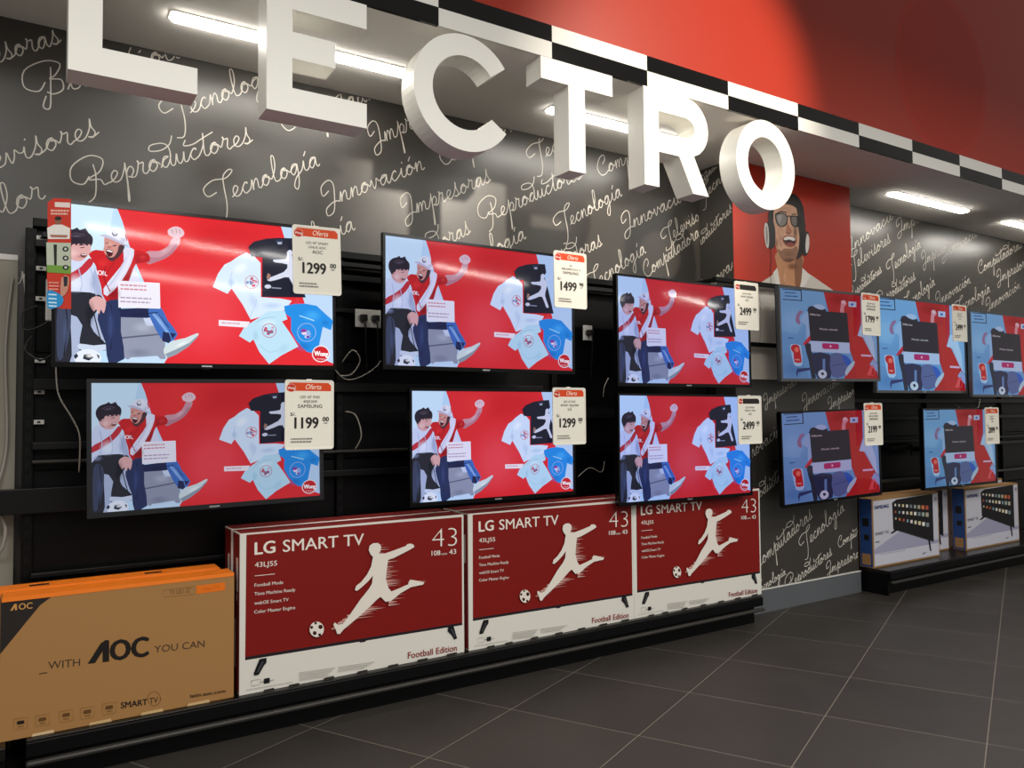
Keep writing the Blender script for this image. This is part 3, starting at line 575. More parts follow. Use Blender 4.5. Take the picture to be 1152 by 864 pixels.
    a.soft(640, 560, 60, 40, '#48b0f6', .7, c2); a.soft(590, 730, 50, 30, '#1268b8', .6, c2); a.soft(710, 600, 26, 22, '#1468b4', .5, c2)
    a.line([(570, 560), (650, 588)], 6, '#a8d8f4', c2); emblem(a, 608, 652, 50, c2, ['#8fb0e8', '#b03c80', '#5a4ab0', '#f0d8ea', '#8a3c9c'], 7)
    a.poly([(345, 574), (398, 536), (490, 534), (504, 580), (474, 592), (520, 660), (562, 730), (470, 778), (402, 826), (350, 760), (318, 690), (298, 708), (240, 672), (270, 622)], '#bbdff2', c2)
    a.soft(400, 600, 60, 30, '#d8eefa', .7, c2); a.soft(330, 670, 22, 40, '#98c4dc', .6, c2); a.soft(480, 740, 50, 30, '#a2cce2', .6, c2, -40)
    a.line([(330, 600), (380, 575), (440, 568)], 3, '#93bdd6', c2, 3); a.line([(350, 720), (400, 760), (450, 750)], 3, '#9cc4dc', c2, 3)
    emblem(a, 404, 642, 38, c2, ['#c05068', '#b03a58', '#5c6a98', '#d88898'], 9)
    a.poly([(130, 584), (300, 594), (282, 626), (130, 616)], '#efe6ee', c2); textbars(a, 145, 596, 125, 1, 10, 8, '#d6a4b0', c2, .05, 8)
    a.ell(683, 770, 48, 46, '#f4eef2', c2, 28); a.ell(683, 770, 43, 41, '#cc1c28', c2, 28)
    a.text('Wong', (648, 780), (722, 784), (648, 752), '#ffffff', c2, .03); a.text('siempre', (660, 800), (708, 803), (660, 790), '#f4c8cc', c2, .01)
    return a
A4 = homog([(52, 95), (652, 152), (652, 745), (38, 745)], unit)
def picture_b():
    a = Art(0, .00004); c = clampT(A4)
    a.poly(unit, '#5f9ad2'); a.poly([(30, 80), (330, 120), (340, 240), (230, 250), (150, 420), (30, 400)], '#6ca6da', c); a.poly([(30, 560), (160, 600), (220, 760), (30, 760)], '#5b90c8', c)
    a.poly([(328, 100), (558, 120), (560, 320), (600, 420), (640, 600), (660, 770), (430, 770), (500, 620), (468, 500), (355, 270), (344, 215)], '#a8141c', c)
    a.poly([(480, 300), (560, 330), (600, 520), (610, 720), (520, 740), (500, 600)], '#ae1e1e', c, 3)
    a.poly([(560, 120), (670, 130), (670, 620), (640, 620), (612, 560), (560, 440), (530, 430), (556, 340)], '#7db0e0', c)
    a.poly([(530, 430), (560, 345), (600, 360), (630, 480), (640, 620), (612, 560), (570, 442)], '#a6cdf0', c)
    a.poly([(600, 640), (652, 700), (652, 640), (622, 600)], '#88a8dc', c); a.poly([(580, 720), (600, 660), (622, 650), (606, 720)], '#d05058', c)
    a.soft(120, 330, 110, 120, '#8cc0ea', .5, c); a.soft(110, 680, 90, 70, '#3c74b4', .5, c); a.soft(560, 560, 60, 150, '#b82c26', .3, c); a.soft(430, 170, 90, 50, '#840c14', .6, c)
    # framed box, note, badge
    for p in ([(70, 100), (190, 108), (190, 114), (70, 106)], [(70, 172), (190, 180), (190, 186), (70, 178)], [(184, 108), (190, 108), (190, 184), (184, 184)]): a.poly(p, '#141c3c', c)
    textbars(a, 84, 122, 84, 2, 24, 9, '#2e4c86', c, .05, 4)
    a.poly([(480, 184), (530, 188), (528, 226), (480, 222)], '#a8c2e4', c); a.ell(503, 206, 9, 9, '#2a58b0', c)
    # figures
    a.poly([(150, 345), (142, 310), (162, 262), (185, 254), (190, 266), (166, 300), (172, 350)], '#8a6c96', c, 2); a.poly([(172, 330), (210, 262), (240, 300), (232, 500), (200, 500), (206, 360)], '#8ab4e2', c, 2)
    a.poly([(220, 250), (232, 224), (262, 222), (300, 236), (330, 240), (330, 262), (222, 256)], '#241c30', c, 2); a.poly([(258, 222), (280, 208), (318, 214), (330, 238), (300, 246)], '#9fc0e8', c, 2)
    a.poly([(425, 262), (430, 215), (436, 190), (450, 176), (466, 192), (466, 208), (450, 225), (448, 265)], '#c88a98', c, 2); a.ell(448, 190, 15, 13, '#d2aebc', c)
    a.poly([(182, 490), (215, 445), (232, 430), (232, 460), (205, 495), (186, 500)], '#b82236', c, 2)
    a.poly([(192, 500), (232, 495), (236, 600), (252, 740), (225, 745), (212, 620)], '#1f2438', c, 2); a.poly([(232, 560), (345, 565), (352, 640), (345, 742), (262, 742), (240, 640)], '#20264c', c, 2)
    a.poly([(300, 600), (316, 600), (312, 700), (296, 700)], '#5c84bc', c)
    a.poly([(352, 566), (440, 574), (455, 680), (430, 725), (355, 730)], '#50639a', c, 2); a.line([(355, 650), (450, 630)], 4, '#2c3a6c', c)
    a.poly([(135, 672), (225, 664), (225, 680), (140, 700), (132, 740), (128, 700)], '#26336c', c)
    a.poly([(425, 570), (462, 585), (486, 640), (466, 665), (440, 625)], '#2458c0', c, 2)
    a.poly([(438, 700), (462, 650), (502, 614), (496, 650), (462, 700), (446, 722)], '#a6c4dc', c, 2)
    a.ell(294, 712, 28, 32, '#b8d0ea', c); a.poly([(284, 700), (300, 698), (306, 714), (290, 722)], '#1c2238', c)
    # red bottle shape
    a.poly([(98, 505), (120, 494), (158, 500), (168, 520), (170, 640), (140, 655), (116, 640), (104, 560)], '#9fc8ee', c, 2)
    a.poly([(104, 512), (124, 497), (152, 504), (160, 540), (166, 610), (160, 628), (120, 624), (118, 560), (106, 540)], '#b4141e', c, 2); a.ell(138, 535, 14, 18, '#e07060', c); a.text('WO', (126, 612), (154, 614), (126, 600), '#f4c0b8', c, .03)
    textbars(a, 88, 446, 42, 1, 10, 8, '#2c4c90', c, .02, 3)
    # dialog
    a.poly([(222, 250), (468, 267), (474, 482), (228, 470)], '#1d1a28', c); a.poly([(228, 470), (474, 482), (475, 560), (230, 548)], '#a9c6ec', c)
    a.poly([(300, 492), (308, 486), (398, 490), (406, 497), (406, 524), (398, 531), (308, 528), (300, 520)], '#a81668', c, 1); a.line([(346, 508), (360, 509)], 4, '#f0c8e0', c); a.line([(353, 500), (353, 518)], 5, '#f0c8e0', c)
    a.text('Ofertas', (232, 286), (298, 290), (232, 272), '#c8c8d0', c, .02); a.text('Modo tienda', (290, 390), (402, 396), (290, 376), '#b8b8c4', c, .02)
    a.poly([(545, 566), (612, 570), (612, 584), (545, 580)], '#c8b4d8', c)
    a.line([(612+16*math.cos(t*.4), 685+38*math.sin(t*.4)) for t in range(17)], 4, '#e04850', c)
    return a
PA, PB = picture_a(), picture_b()
pa_o = PA.build('screen', 'screen'); pb_o = PB.build('screen', 'screen'); PAM, PBM = pa_o.data, pb_o.data
bpy.data.objects.remove(pa_o); bpy.data.objects.remove(pb_o)

# ------------------------------------------------------------------ televisions
def television(x, y, z, wd, roll, pic, tint, label, bez='bezel', grp=None, hgt=None, yb=-.17):
    y += .48; z -= .168; h = hgt or wd/1.73; t = thing('television', label, 'television', (x, y, z), grp)
    t.rotation_euler = (0, -roll, 0); e = .0125 if bez == 'bezel' else .016; bt = .019
    b = MB(); o_ = [(0, 0), (wd, 0), (wd, h), (0, h)]; i_ = [(e, bt), (wd-e, bt), (wd-e, h-e), (e, h-e)]
    b.ring(o_, i_, -.004, .022, bez)
    bz = b.build('bezel', t)
    b = MB(); b.box(wd/2-.02, wd/2+.02, -.0048, -.004, .006, .012, 'silver'); b.build('logo_plate', bz)
    b = MB(); b.box(wd/2-.015, wd/2+.015, -.002, .004, -.004, .0, 'bezel'); b.build('sensor_bump', bz)
    s = bpy.data.objects.new('screen', PAM if pic == 'a' else PBM); COL.objects.link(s); s.parent = t
    s.location = (e, .004, bt); s.scale = (wd-2*e, 1, h-e-bt); s.color = tint+(1,)
    b = MB(); b.box(0.004, wd-.004, .022, .034, .004, h-.004, 'tvback', .004); b.box(wd*.12, wd*.88, .034, .05, .05, h*.62, 'tvback', .006); b.build('back_cover', t)
    b = MB()
    for k in (-.14, .14): b.box(wd/2+k-.018, wd/2+k+.018, .05, .075, h*.2, h*.86, 'steel', .003)
    b.box(wd/2-.2, wd/2+.2, .075, .09, h*.42, h*.5, 'steel', .003); b.box(wd/2-.02, wd/2+.02, .09, -y+yb, h*.43, h*.49, 'steel', .003)
    wb = b.build('wall_bracket', t)
    b = MB(); b.box(wd/2-.12, wd/2+.12, -y+yb-.012, -y+yb, h*.38, h*.54, 'steel', .003); b.build('mounting_plate', wb)
    return t, h
LEFT = 'televisions on the left rack'; RIGHT = 'televisions on the right rack'
tv1, h1 = television(.0822, -.9984, 1.6879, 1.078, .0122, 'a', (1.08, 1.08, 1.08), 'largest bright television at the upper left with a red promo strip on its left side', grp=LEFT)
television(.2023, -.9989, 1.1252, .9012, .0133, 'a', (.62, .64, .70), 'lower left television with cloudy film on its frame, priced 1199', 'bezelf', grp=LEFT)
television(1.3726, -1.0138, 1.7088, 1.0844, -.0029, 'a', (.72, .74, .88), 'upper row television, second from the left, priced 1499', grp=LEFT)
television(1.5106, -.999, 1.0734, .953, 0, 'a', (.78, .80, .95), 'lower row television, second from the left, priced 1299', grp=LEFT)
television(2.7518, -1.0092, 1.6478, 1.0793, .0024, 'a', (.58, .62, .86), 'upper television directly left of the portrait poster column, priced 2499 under a black header', grp=LEFT)
television(2.7477, -1.0085, .9905, 1.0712, -.0061, 'a', (.58, .64, .92), 'lower television overlapping the third red carton, priced 2499 under a black header', grp=LEFT)
television(4.0986, -1.0202, 1.6925, 1.0725, .0151, 'b', (.62, .50, .52), 'television in front of the portrait poster with a dialog on screen, priced 1799', 'bezelg', grp=RIGHT, yb=-.385)
s8 = (4.2894-.93)/(4.2894-1.0)
television(5.152*s8, -.93, 1.5+(1.6278-1.5)*s8, 1.2232*s8, .004, 'b', (.72, .74, .76), 'upper right television between two others, with a bright blue dialog picture', 'bezelg', grp=RIGHT)
television(6.503, -.97, 1.606, 1.23, .0, 'b', (.70, .62, .62), 'upper television cut off by the right edge of the photo', 'bezelg', grp=RIGHT)
television(4.1176, -1.0002, .8829, 1.0664, .0207, 'b', (.60, .42, .50), 'lower television hanging on the column, priced 2199', 'bezel', grp=RIGHT, yb=-.385)
television(5.7258, -1.0002, .8968, 1.0707, 0, 'b', (.58, .56, .56), 'lower right television above the blue sided cartons, priced 2099', 'bezel', grp=RIGHT)
# promo strip on the first television
a = Art(0, .00008); S = homog([(40, 18), (122, 22), (120, 532), (32, 528)], [(0, .405), (.075, .412), (.075, 0), (0, 0)])
a.poly([(0, 0), (.075, 0), (.075, .412), (.02, .408), (0, .39)], '#c8321e'); a.poly([(65, 35), (118, 38), (118, 60), (65, 56)], '#e8d8d0', S); textbars(a, 50, 68, 66, 2, 14, 8, '#e8b8a8', S, .03, 2)
a.poly([(32, 215), (120, 218), (120, 360), (32, 355)], '#b8c0ac', S); a.poly([(36, 150), (60, 135), (90, 135), (118, 152), (116, 200), (38, 200)], '#e6e2dc', S); a.ell(76, 118, 12, 17, '#8a5a48', S); a.ell(76, 107, 12, 9, '#241812', S)
a.poly([(45, 180), (110, 182), (106, 194), (50, 192)], '#a87060', S); a.poly([(58, 225), (70, 225), (68, 340), (60, 340)], '#1a1c1c', S); a.poly([(32, 320), (120, 325), (120, 362), (32, 355)], '#6f9a3a', S)
for yy in (246, 288, 332): a.ell(101, yy, 11, 12, '#1a1c1c', S); a.ell(101, yy, 5, 6, '#c8ccc4', S)
a.poly([(32, 358), (120, 364), (120, 400), (32, 400)], '#c8321e', S); textbars(a, 38, 400, 40, 3, 16, 8, '#e89888', S, .03, 6); a.poly([(85, 380), (112, 376), (108, 440), (90, 470), (80, 460)], '#c48c78', S, 2); a.poly([(92, 375), (108, 375), (106, 420), (94, 424)], '#20262e', S)
a.poly([(32, 445), (60, 448), (84, 466), (92, 490), (80, 518), (60, 528), (32, 528)], '#1f8fce', S, 2)
for k, yy in enumerate((458, 478, 497, 514)): a.poly([(36, yy), (66, yy+2), (66, yy+9), (36, yy+7)], '#cfe6f6', S)
o = a.build('promo_strip', 'ink', tv1); o.location = (-.012, -.0045, h1-.412+.004)

# ------------------------------------------------------------------ price tags
def price_tag(x, z, roll, price, lines, label, black=False, cents='00', y=-1.026):
    y += .48; z -= .168
    Wt, Ht = .212, .297; t = thing('price_tag', label, 'price tag', (x, y, z-Ht), 'price tags clipped to the televisions'); t.rotation_euler = (0, -roll, 0)
    def rr(x0, z0, x1, z1, r, n=5):
        out = []
        for cx, cz, a0 in ((x1-r, z1-r, 0), (x0+r, z1-r, 90), (x0+r, z0+r, 180), (x1-r, z0+r, 270)):
            out += [(cx+r*math.cos(math.radians(a0+90*k/n)), cz+r*math.sin(math.radians(a0+90*k/n))) for k in range(n+1)]
        return out
    b = MB(); b.ring(rr(0, 0, Wt, Ht, .012), rr(.006, .006, Wt-.006, Ht-.006, .009), -.003, .003, 'tagp'); b.prism(rr(.0055, .0055, Wt-.0055, Ht-.0055, .009), -.0005, .002, 'tagp'); fr = b.build('frame', t)
    a = Art(-.0006, .00008); U = lambda u, v: (u*Wt/275, (390-v)*Ht/390)
    a.poly([(p[0], p[1]) for p in rr(.0075, .0075, Wt-.0075, Ht-.0075, .008)], '#eeeadd')
    hd = '#2a2422' if black else '#d8481c'
    if black: a.poly([U(*p) for p in [(58, 24), (236, 24), (252, 40), (252, 66), (58, 66)]], hd)
    else: a.poly([U(*p) for p in [(14, 62), (14, 30), (28, 15), (244, 15), (260, 30), (260, 62)]], hd)
    if not black: a.text('Oferta', (112, 52), (202, 52), (112, 22), '#f6ead8', U, 0, .25)
    a.ell(34, 46, 27, 23, '#d8d0c4', U, 24); a.ell(34, 46, 25, 21, '#c83018', U, 24); a.text('Wong', (14, 52), (56, 52), (14, 38), '#f6eee6', U, .03)
    y_ = 102; hs = [15, 14, 20]
    for i, (s_, wdt) in enumerate(lines):
        y_ = (103, 127, 156)[i]; a.text(s_, (140-wdt/2, y_), (140+wdt/2, y_), (140, y_-hs[i]), '#4a4644', U, .004)
    a.text('S/.', (30, 200), (60, 200), (30, 182), '#3a3634', U, .015)
    a.text(price, (55, 270), (186, 270), (55, 206), '#262322', U, .035)
    a.text(cents, (212, 232), (246, 232), (212, 206), '#262322', U, .03); a.poly([U(218, 244), U(238, 244), U(238, 240), U(218, 240)], '#6a6664')
    textbars(a, 34, 325, 120, 2, 16, 7, '#8a8680', U, 0, int(price)); 
    a.build('printed_card', 'ink', t)
    b = MB(); b.box(Wt/2-.012, Wt/2+.012, .003, .014, Ht-.05, Ht+.004, 'tagp', .002); b.build('clip', fr)
S_ = 'SAMSUNG'
price_tag(.962, 2.318, .02, '1299', [('LED 49" SMART', 130), ('LINUX AOC', 100), ('AOC', 60)], 'price tag 1299 with orange header on the biggest upper left television')
price_tag(.926, 1.654, -.004, '1199', [('LED 40" FHD', 112), ('40J5200', 80), (S_, 137)], 'price tag 1199 with orange header on the lower left television')
price_tag(2.314, 2.349, .0, '1499', [('UN', 20), ('40J5200DXXZ 4', 160), (S_, 130)], 'price tag 1499 with orange header', cents='90', y=-1.036)
price_tag(2.304, 1.635, .0, '1299', [('LED 43 FHD', 100), ('SMART 43LJ5500', 150), ('LG', 30)], 'price tag 1299 with orange header on the lower second television')
price_tag(3.667, 2.303, .0, '2499', [('LED 49 FHD', 100), ('SMART 49LJ5500', 140), ('LG', 30)], 'price tag 2499 with black header beside the portrait poster', True, y=-1.036)
price_tag(3.676, 1.6, .0, '2499', [('LED 49 FHD', 100), ('SMART 49UJ', 120), ('LG', 30)], 'price tag 2499 with black header on the lower television next to the column', True, y=-1.034)
price_tag(4.93, 2.326, .0, '1799', [('LED 49" FHD', 110), ('49J5200 SMART', 150), (S_, 130)], 'price tag 1799 with orange header on the television before the poster', y=-1.05)
price_tag(6.27, 2.348, .0, '2499', [('LED 55"', 80), ('SMART 4K', 90), ('LG', 30)], 'price tag 2499 with orange header on the upper right television', y=-.957)
price_tag(4.955, 1.554, .0, '2199', [('LED 49" UHD', 110), ('49MU6100 SMART', 150), (S_, 130)], 'price tag 2199 with orange header on the lower column television', y=-1.03)
price_tag(6.575, 1.518, .0, '2099', [('LED 43"', 80), ('SMART', 70), ('LG', 30)], 'price tag 2099 with orange header on the lower right television', y=-1.03)

# ------------------------------------------------------------------ cartons
def lg_print(wd, h):
    a = Art(0, .00008); T = homog([(100, 148), (1018, 58), (1020, 622), (108, 797)], [(0, h), (wd, h), (wd, 0), (0, 0)]); a.T = T
    a.put([(0, 0), (wd, 0), (wd, h), (0, h)], [(0, 1, 2, 3)], '#d9d6cd')
    a.poly([(126, 152), (1011, 69), (1012, 503), (129, 643)], '#7b1410'); a.poly([(129, 643), (1012, 503), (1012, 513), (129, 656)], '#231a20')
    a.poly([(585, 578), (620, 573), (612, 582), (593, 585)], '#231a20')
    w_ = '#e6ded4'
    a.text('LG', (162, 232), (243, 222), (162, 180), w_, off=.035); a.text('SMART TV', (275, 220), (605, 187), (275, 169), w_, off=.012)
    a.text('43LJ55', (162, 283), (252, 275), (162, 262), w_, off=.01); a.line([(162, 318), (243, 309)], 2.4, w_)
    for s_, y, xe in (('Football Mode', 362, 277), ('Time Machine Ready', 397, 327), ('webOS Smart TV', 434, 300), ('Color Master Engine', 469, 327)): a.text(s_, (162, y), (xe, y-(xe-162)*.115), (162, y-14), w_, off=.008)
    a.text('43', (886, 196), (990, 189), (886, 112), w_, off=-.022); a.text('108', (884, 230), (920, 227), (884, 209), w_, off=.02); a.text('cm', (924, 227), (948, 225), (924, 216), w_); a.text('43', (957, 224), (986, 221), (957, 203), w_, off=.015)
    a.text('Football Edition', (787, 648), (988, 616), (787, 621), '#8c2420', off=.008)
    k = '#15151a'
    for p in ([(186, 650), (214, 645), (214, 664), (204, 676), (184, 712), (166, 716), (164, 706)], [(952, 520), (974, 516), (989, 566), (977, 571), (966, 552), (950, 538)]): a.poly(p, k)
    a.line([(178, 704), (200, 660)], 3, '#5a5a60'); a.line([(981, 560), (966, 528)], 3, '#5a5a60')
    a.line([(155, 735), (190, 729), (190, 750), (155, 757), (155, 735)], 1.5, '#8a867e'); a.poly([(205, 728), (228, 724), (228, 744), (205, 748)], k); a.line([(190, 742), (205, 738)], 1.5, k); a.line([(228, 736), (245, 732)], 1.5, k)
    for i in range(6): a.line([(345, 704+i*6), (490-(i*7 % 30), 684+i*6+(i*7 % 30)*.14)], 1.6, '#a09c94'); 
    for i in range(4): a.line([(502, 682+i*6), (650-(i*13 % 60), 661+i*6+(i*13 % 60)*.14)], 1.6, '#a09c94')
    a.line([(135, 772), (318, 741)], 1.6, '#a09c94')
    # streaks behind the player
    rnd = random.Random(3)
    for x, y, n in ((690, 240, 9), (700, 300, 9), (560, 470, 9), (640, 440, 7), (720, 395, 6), (800, 335, 4), (650, 190, 5)):
        for i in range(n):
            yy = y+i*7+rnd.uniform(-3, 3); L = rnd.uniform(20, 62); xx = x-i*(9 if n > 6 and x < 650 else 0)
            a.poly([(xx-15, yy-3), (xx+L, yy-.12*L), (xx-15, yy+4)], '#cda49c' if i % 2 else '#b9786e')
    P = [(640, 236), (630, 226), (622, 208), (626, 190), (640, 180), (660, 179), (673, 190), (672, 208), (664, 222), (690, 221), (730, 207), (775, 190), (782, 182), (796, 180), (808, 186), (810, 194), (796, 203), (762, 221), (728, 238), (702, 248), (697, 285), (693, 325), (704, 362), (716, 376), (750, 362), (786, 346), (792, 328), (812, 330), (852, 338), (846, 348), (800, 356), (752, 384), (716, 414), (692, 418), (672, 398), (658, 408), (622, 444), (580, 482), (546, 510), (522, 530), (506, 549), (496, 548), (490, 530), (480, 510), (486, 502), (500, 512), (520, 506), (550, 466), (590, 408), (624, 366), (636, 345), (640, 312), (622, 334), (594, 360), (576, 374), (566, 372), (572, 354), (592, 338), (616, 308), (632, 276)]
    a.poly(P, '#e2dad0')
    a.ell(413, 530, 29, 31, '#e2dad0', n=28)
    for cx, cy, r in ((405, 545, 9), (428, 520, 10), (392, 522, 7), (425, 552, 7), (408, 505, 6)): a.poly([(cx+r*math.cos(i*1.257+.3), cy+r*math.sin(i*1.257+.3)) for i in range(5)], '#3a1212')
    # hand slots along the lower edge
    for x in (200, 300, 440, 575, 700, 820, 940): yb = 797-(x-108)*175/912; a.poly([(x, yb), (x+5, yb-9), (x+44, yb-17), (x+46, yb-9)], '#2a2622')
    return a
def carton(name, x, y, z, wd, dp, h, label, body, printer, grp, edge=None, side=None, top=None, strip=0):
    t = thing(name, label, 'carton', (x, y+.48, z-.168), grp)
    b = MB(); b.box(0, wd, .0012, dp, 0, h, body, .003)
    if side: b.box(-.0006, .002, .006, dp-.006, .006, h-.006, side)
    if top: b.box(.004, wd-.004, .004, dp-.004, h-.001, h+.0012, top)
    b.build('box_body', t)
    if printer:
        o = (printer.build('printed_front', 'ink', t) if isinstance(printer, Art) else bpy.data.objects.new('printed_front', printer))
        if not isinstance(printer, Art): COL.objects.link(o); o.parent = t
        o.location = (0, .0012, 0)
    return t
b1w, b1h = 1.058, .665
lg = lg_print(b1w, b1h); tmp = lg.build('x', 'ink'); LGM = tmp.data; bpy.data.objects.remove(tmp)
def side_print(t, dp, h, col, words):
    # small lettering blocks on a carton's left end
    for (y0, y1, z0, z1, m) in words: b = MB(); b.box(-.0014, -.0004, y0, y1, z0, z1, m); b.build('side_print', t)
for i, (x, lab, lab2) in enumerate([(.7667, 'front red and white television carton with a footballer, beside the brown carton', 'carton hidden behind the first front footballer carton'), (1.8502, 'front red and white television carton with a footballer, in the middle of three', 'carton hidden behind the middle footballer carton'), (2.9095, 'front red and white television carton with a footballer, by the column', 'carton hidden behind the footballer carton nearest the column')]):
    t = carton('television_carton', x, -.94, .347, b1w, .125, b1h, lab, 'wcard', LGM, 'footballer cartons in the front row', side='maroon', top='maroon')
    side_print(t, .125, b1h, None, [(.03, .06, .42, .56, 'wcard'), (.045, .055, .38, .41, 'wcard'), (.07, .09, .1, .3, 'wcard')])
    t = carton('television_carton', x-.006, -.81, .347, b1w, .125, b1h+.004, 'red television carton right '+lab2[7:], 'wcard', None, 'footballer cartons in the back row', side='maroon', top='maroon')
    side_print(t, .125, b1h, None, [(.03, .06, .42, .56, 'wcard'), (.045, .055, .38, .41, 'wcard')])
# brown carton
aw, ah = .806, .508
a = Art(0, .00008); T = homog([(4, 245), (866, 148), (862, 610), (0, 778)], [(.0, ah), (aw, ah), (aw, 0), (0, 0)]); a.T = T
a.put([(0, 0), (aw, 0), (aw, ah), (0, ah)], [(0, 1, 2, 3)], '#a07647'); a.poly([(4, 245), (236, 219), (196, 234), (150, 268), (90, 342), (2, 452)], '#282320')
a.text('OC', (70, 286), (120, 281), (70, 262), '#c08c50', off=.03); a.poly([(38, 290), (54, 264), (62, 264), (64, 287), (56, 288), (55, 276), (47, 289)], '#c08c50')
a.line([(603, 213), (722, 199), (722, 228), (603, 240), (603, 213)], 2, '#8c6030'); a.text('TV LED 32"', (626, 231), (706, 221), (626, 213), '#6e4c28'); a.poly([(726, 197), (832, 184), (832, 214), (726, 228)], '#e0701a'); a.text('Smart TV', (750, 216), (812, 208), (750, 203), '#c05410')
k = '#1e1a18'
a.line([(147, 524), (176, 519)], 3, k); a.text('WITH', (180, 507), (297, 494), (180, 477), '#3a3028', off=-.004)
a.poly([(325, 487), (372, 412), (392, 398), (404, 400), (404, 478), (380, 481), (380, 440), (352, 484)], k)
a.text('OC', (410, 475), (546, 457), (410, 398), k, off=.055); a.text('YOU CAN', (571, 446), (755, 424), (571, 419), '#3a3028', off=-.006)
a.text('SMART', (448, 651), (545, 637), (448, 628), k, off=.025); a.text('TV', (552, 634), (584, 629), (552, 612), '#3a3028'); a.line([(570+24*math.cos(t*.5), 615+26*math.sin(t*.5)) for t in range(14)], 1.6, '#7a5630')
a.text('latin.aoc.com', (703, 612), (832, 592), (703, 599), k, off=.02)
for (x, y) in ((55, 690), (135, 678), (222, 662), (300, 650), (380, 634)):
    a.line([(x, y), (x+50, y-8), (x+50, y+32), (x, y+40), (x, y)], 1.2, '#8a6234'); a.poly([(x+12, y+8), (x+38, y+4), (x+38, y+16), (x+12, y+20)], '#5e4020' if x > 60 else k)
    a.line([(x+15, y+28), (x+36, y+25)], 2, '#6e4c28')
for x in (120, 330, 520, 690): yb = 778-(x)*168/862; a.poly([(x, yb), (x+4, yb-10), (x+80, yb-26), (x+84, yb-16)], '#c8a878' if x > 200 else '#d0b48c')
t = carton('television_carton', -.0615, -.94, .347, aw, .105, ah, 'front brown cardboard television carton with an orange top', 'board', a, 'brown cartons', top='orange')
b = MB(); b.box(.002, aw-.002, -.0002, .004, ah-.014, ah+.001, 'orange'); b.build('orange_edge', t)
t = carton('television_carton', -.075, -.83, .347, aw-.02, .105, ah+.006, 'brown cardboard carton with orange top standing behind the front one', 'board', None, 'brown cartons', top='orange')
for hx in (.1, .5): b = MB(); b.box(hx, hx+.065, .03, .06, ah+.0062, ah+.0078, 'cable'); b.build('hand_hole', t)
b = MB(); b.box(0, aw-.02, -.0008, .003, ah-.02, ah+.0065, 'orange'); b.build('orange_edge', t)
# blue sided cartons
sw, sh = .879, .506
def s_print():
    a = Art(0, .00008); T = homog([(128, 120), (578, 85), (578, 512), (130, 596)], [(0, sh), (sw, sh), (sw, 0), (0, 0)]); a.T = T
    a.put([(0, 0), (sw, 0), (sw, sh), (0, sh)], [(0, 1, 2, 3)], '#8f7048'); a.poly([(136, 136), (574, 96), (574, 502), (138, 582)], '#bcbcc6')
    a.poly([(138, 480), (340, 440), (574, 400), (574, 430), (138, 505)], '#9a9ab0'); a.poly([(138, 468), (330, 335), (545, 420), (545, 440), (300, 500), (138, 520)], '#9a9ab2'); a.poly([(138, 500), (574, 425), (574, 502), (138, 582)], '#c2c2ce')
    a.poly([(268, 150), (300, 128), (541, 98), (541, 413), (272, 326)], '#1b1a1c'); a.poly([(272, 326), (541, 413), (541, 420), (272, 332)], '#3c3c40')
    cols = ['#d8d4cc', '#c87848', '#7a8890', '#c8c4b0', '#a85040', '#98a8a0', '#d8c8a0', '#7890a0', '#b0a890', '#e0dcd4']
    for r, y in enumerate((158, 205, 250)):
        for i in range(9):
            x = 284+i*26; yy = y+i*(2.2 if r < 2 else 5); s_ = 7+i*.7; a.poly([(x, yy), (x+s_*1.5, yy), (x+s_*1.5, yy+s_*2.2), (x, yy+s_*2.2)], cols[(r*4+i*3) % 10])
    a.poly([(250, 357), (290, 326), (312, 330), (262, 360)], '#15151a'); a.poly([(503, 404), (514, 406), (522, 478), (514, 478)], '#15151a')
    a.text('SAMSUNG', (145, 191), (243, 181), (145, 166), '#1c2c6c', off=.03); a.text('SMART TV', (145, 372), (240, 356), (145, 350), '#3c3c48', off=-.004); textbars(a, 146, 412, 36, 1, 10, 8, '#6c6c7c', T, -.15, 3)
    for i in range(8): a.line([(180+i*22, 498-i*3.6), (192+i*22, 496-i*3.6)], 3, '#6c6c7c')
    a.text('49"', (462, 500), (488, 495), (462, 488), '#5c5c6c'); a.poly([(552, 120), (566, 118), (566, 142), (552, 144)], '#8c8c9c')
    return a
spm = s_print(); tmp = spm.build('x', 'ink'); SPM = tmp.data; bpy.data.objects.remove(tmp)
for (x, y, dx, lab, w_, h_) in [(5.268, -.868, 0, 'white fronted blue sided carton at the left end of the right shelf', 1, 1), (5.62, -.752, 0, 'blue sided carton mostly hidden behind the left one on the right shelf', 1, 1), (6.54, -.868, 0, 'white fronted blue sided carton at the right edge of the photo', 1, 1), (6.56, -.73, 0, 'tall blue sided carton behind the rightmost carton', 1, 1.06)]:
    t = carton('television_carton', x, y, .347, sw, .11, sh, lab, 'board', SPM, 'blue sided cartons on the right shelf', side='blue')
    side_print(t, .11, sh, None, [(.03, .08, .3, .36, 'cable'), (.03, .07, .2, .24, 'cable'), (.02, .09, .02, .1, 'board')])
    if h_ > 1: t.scale = (1, 1, h_)

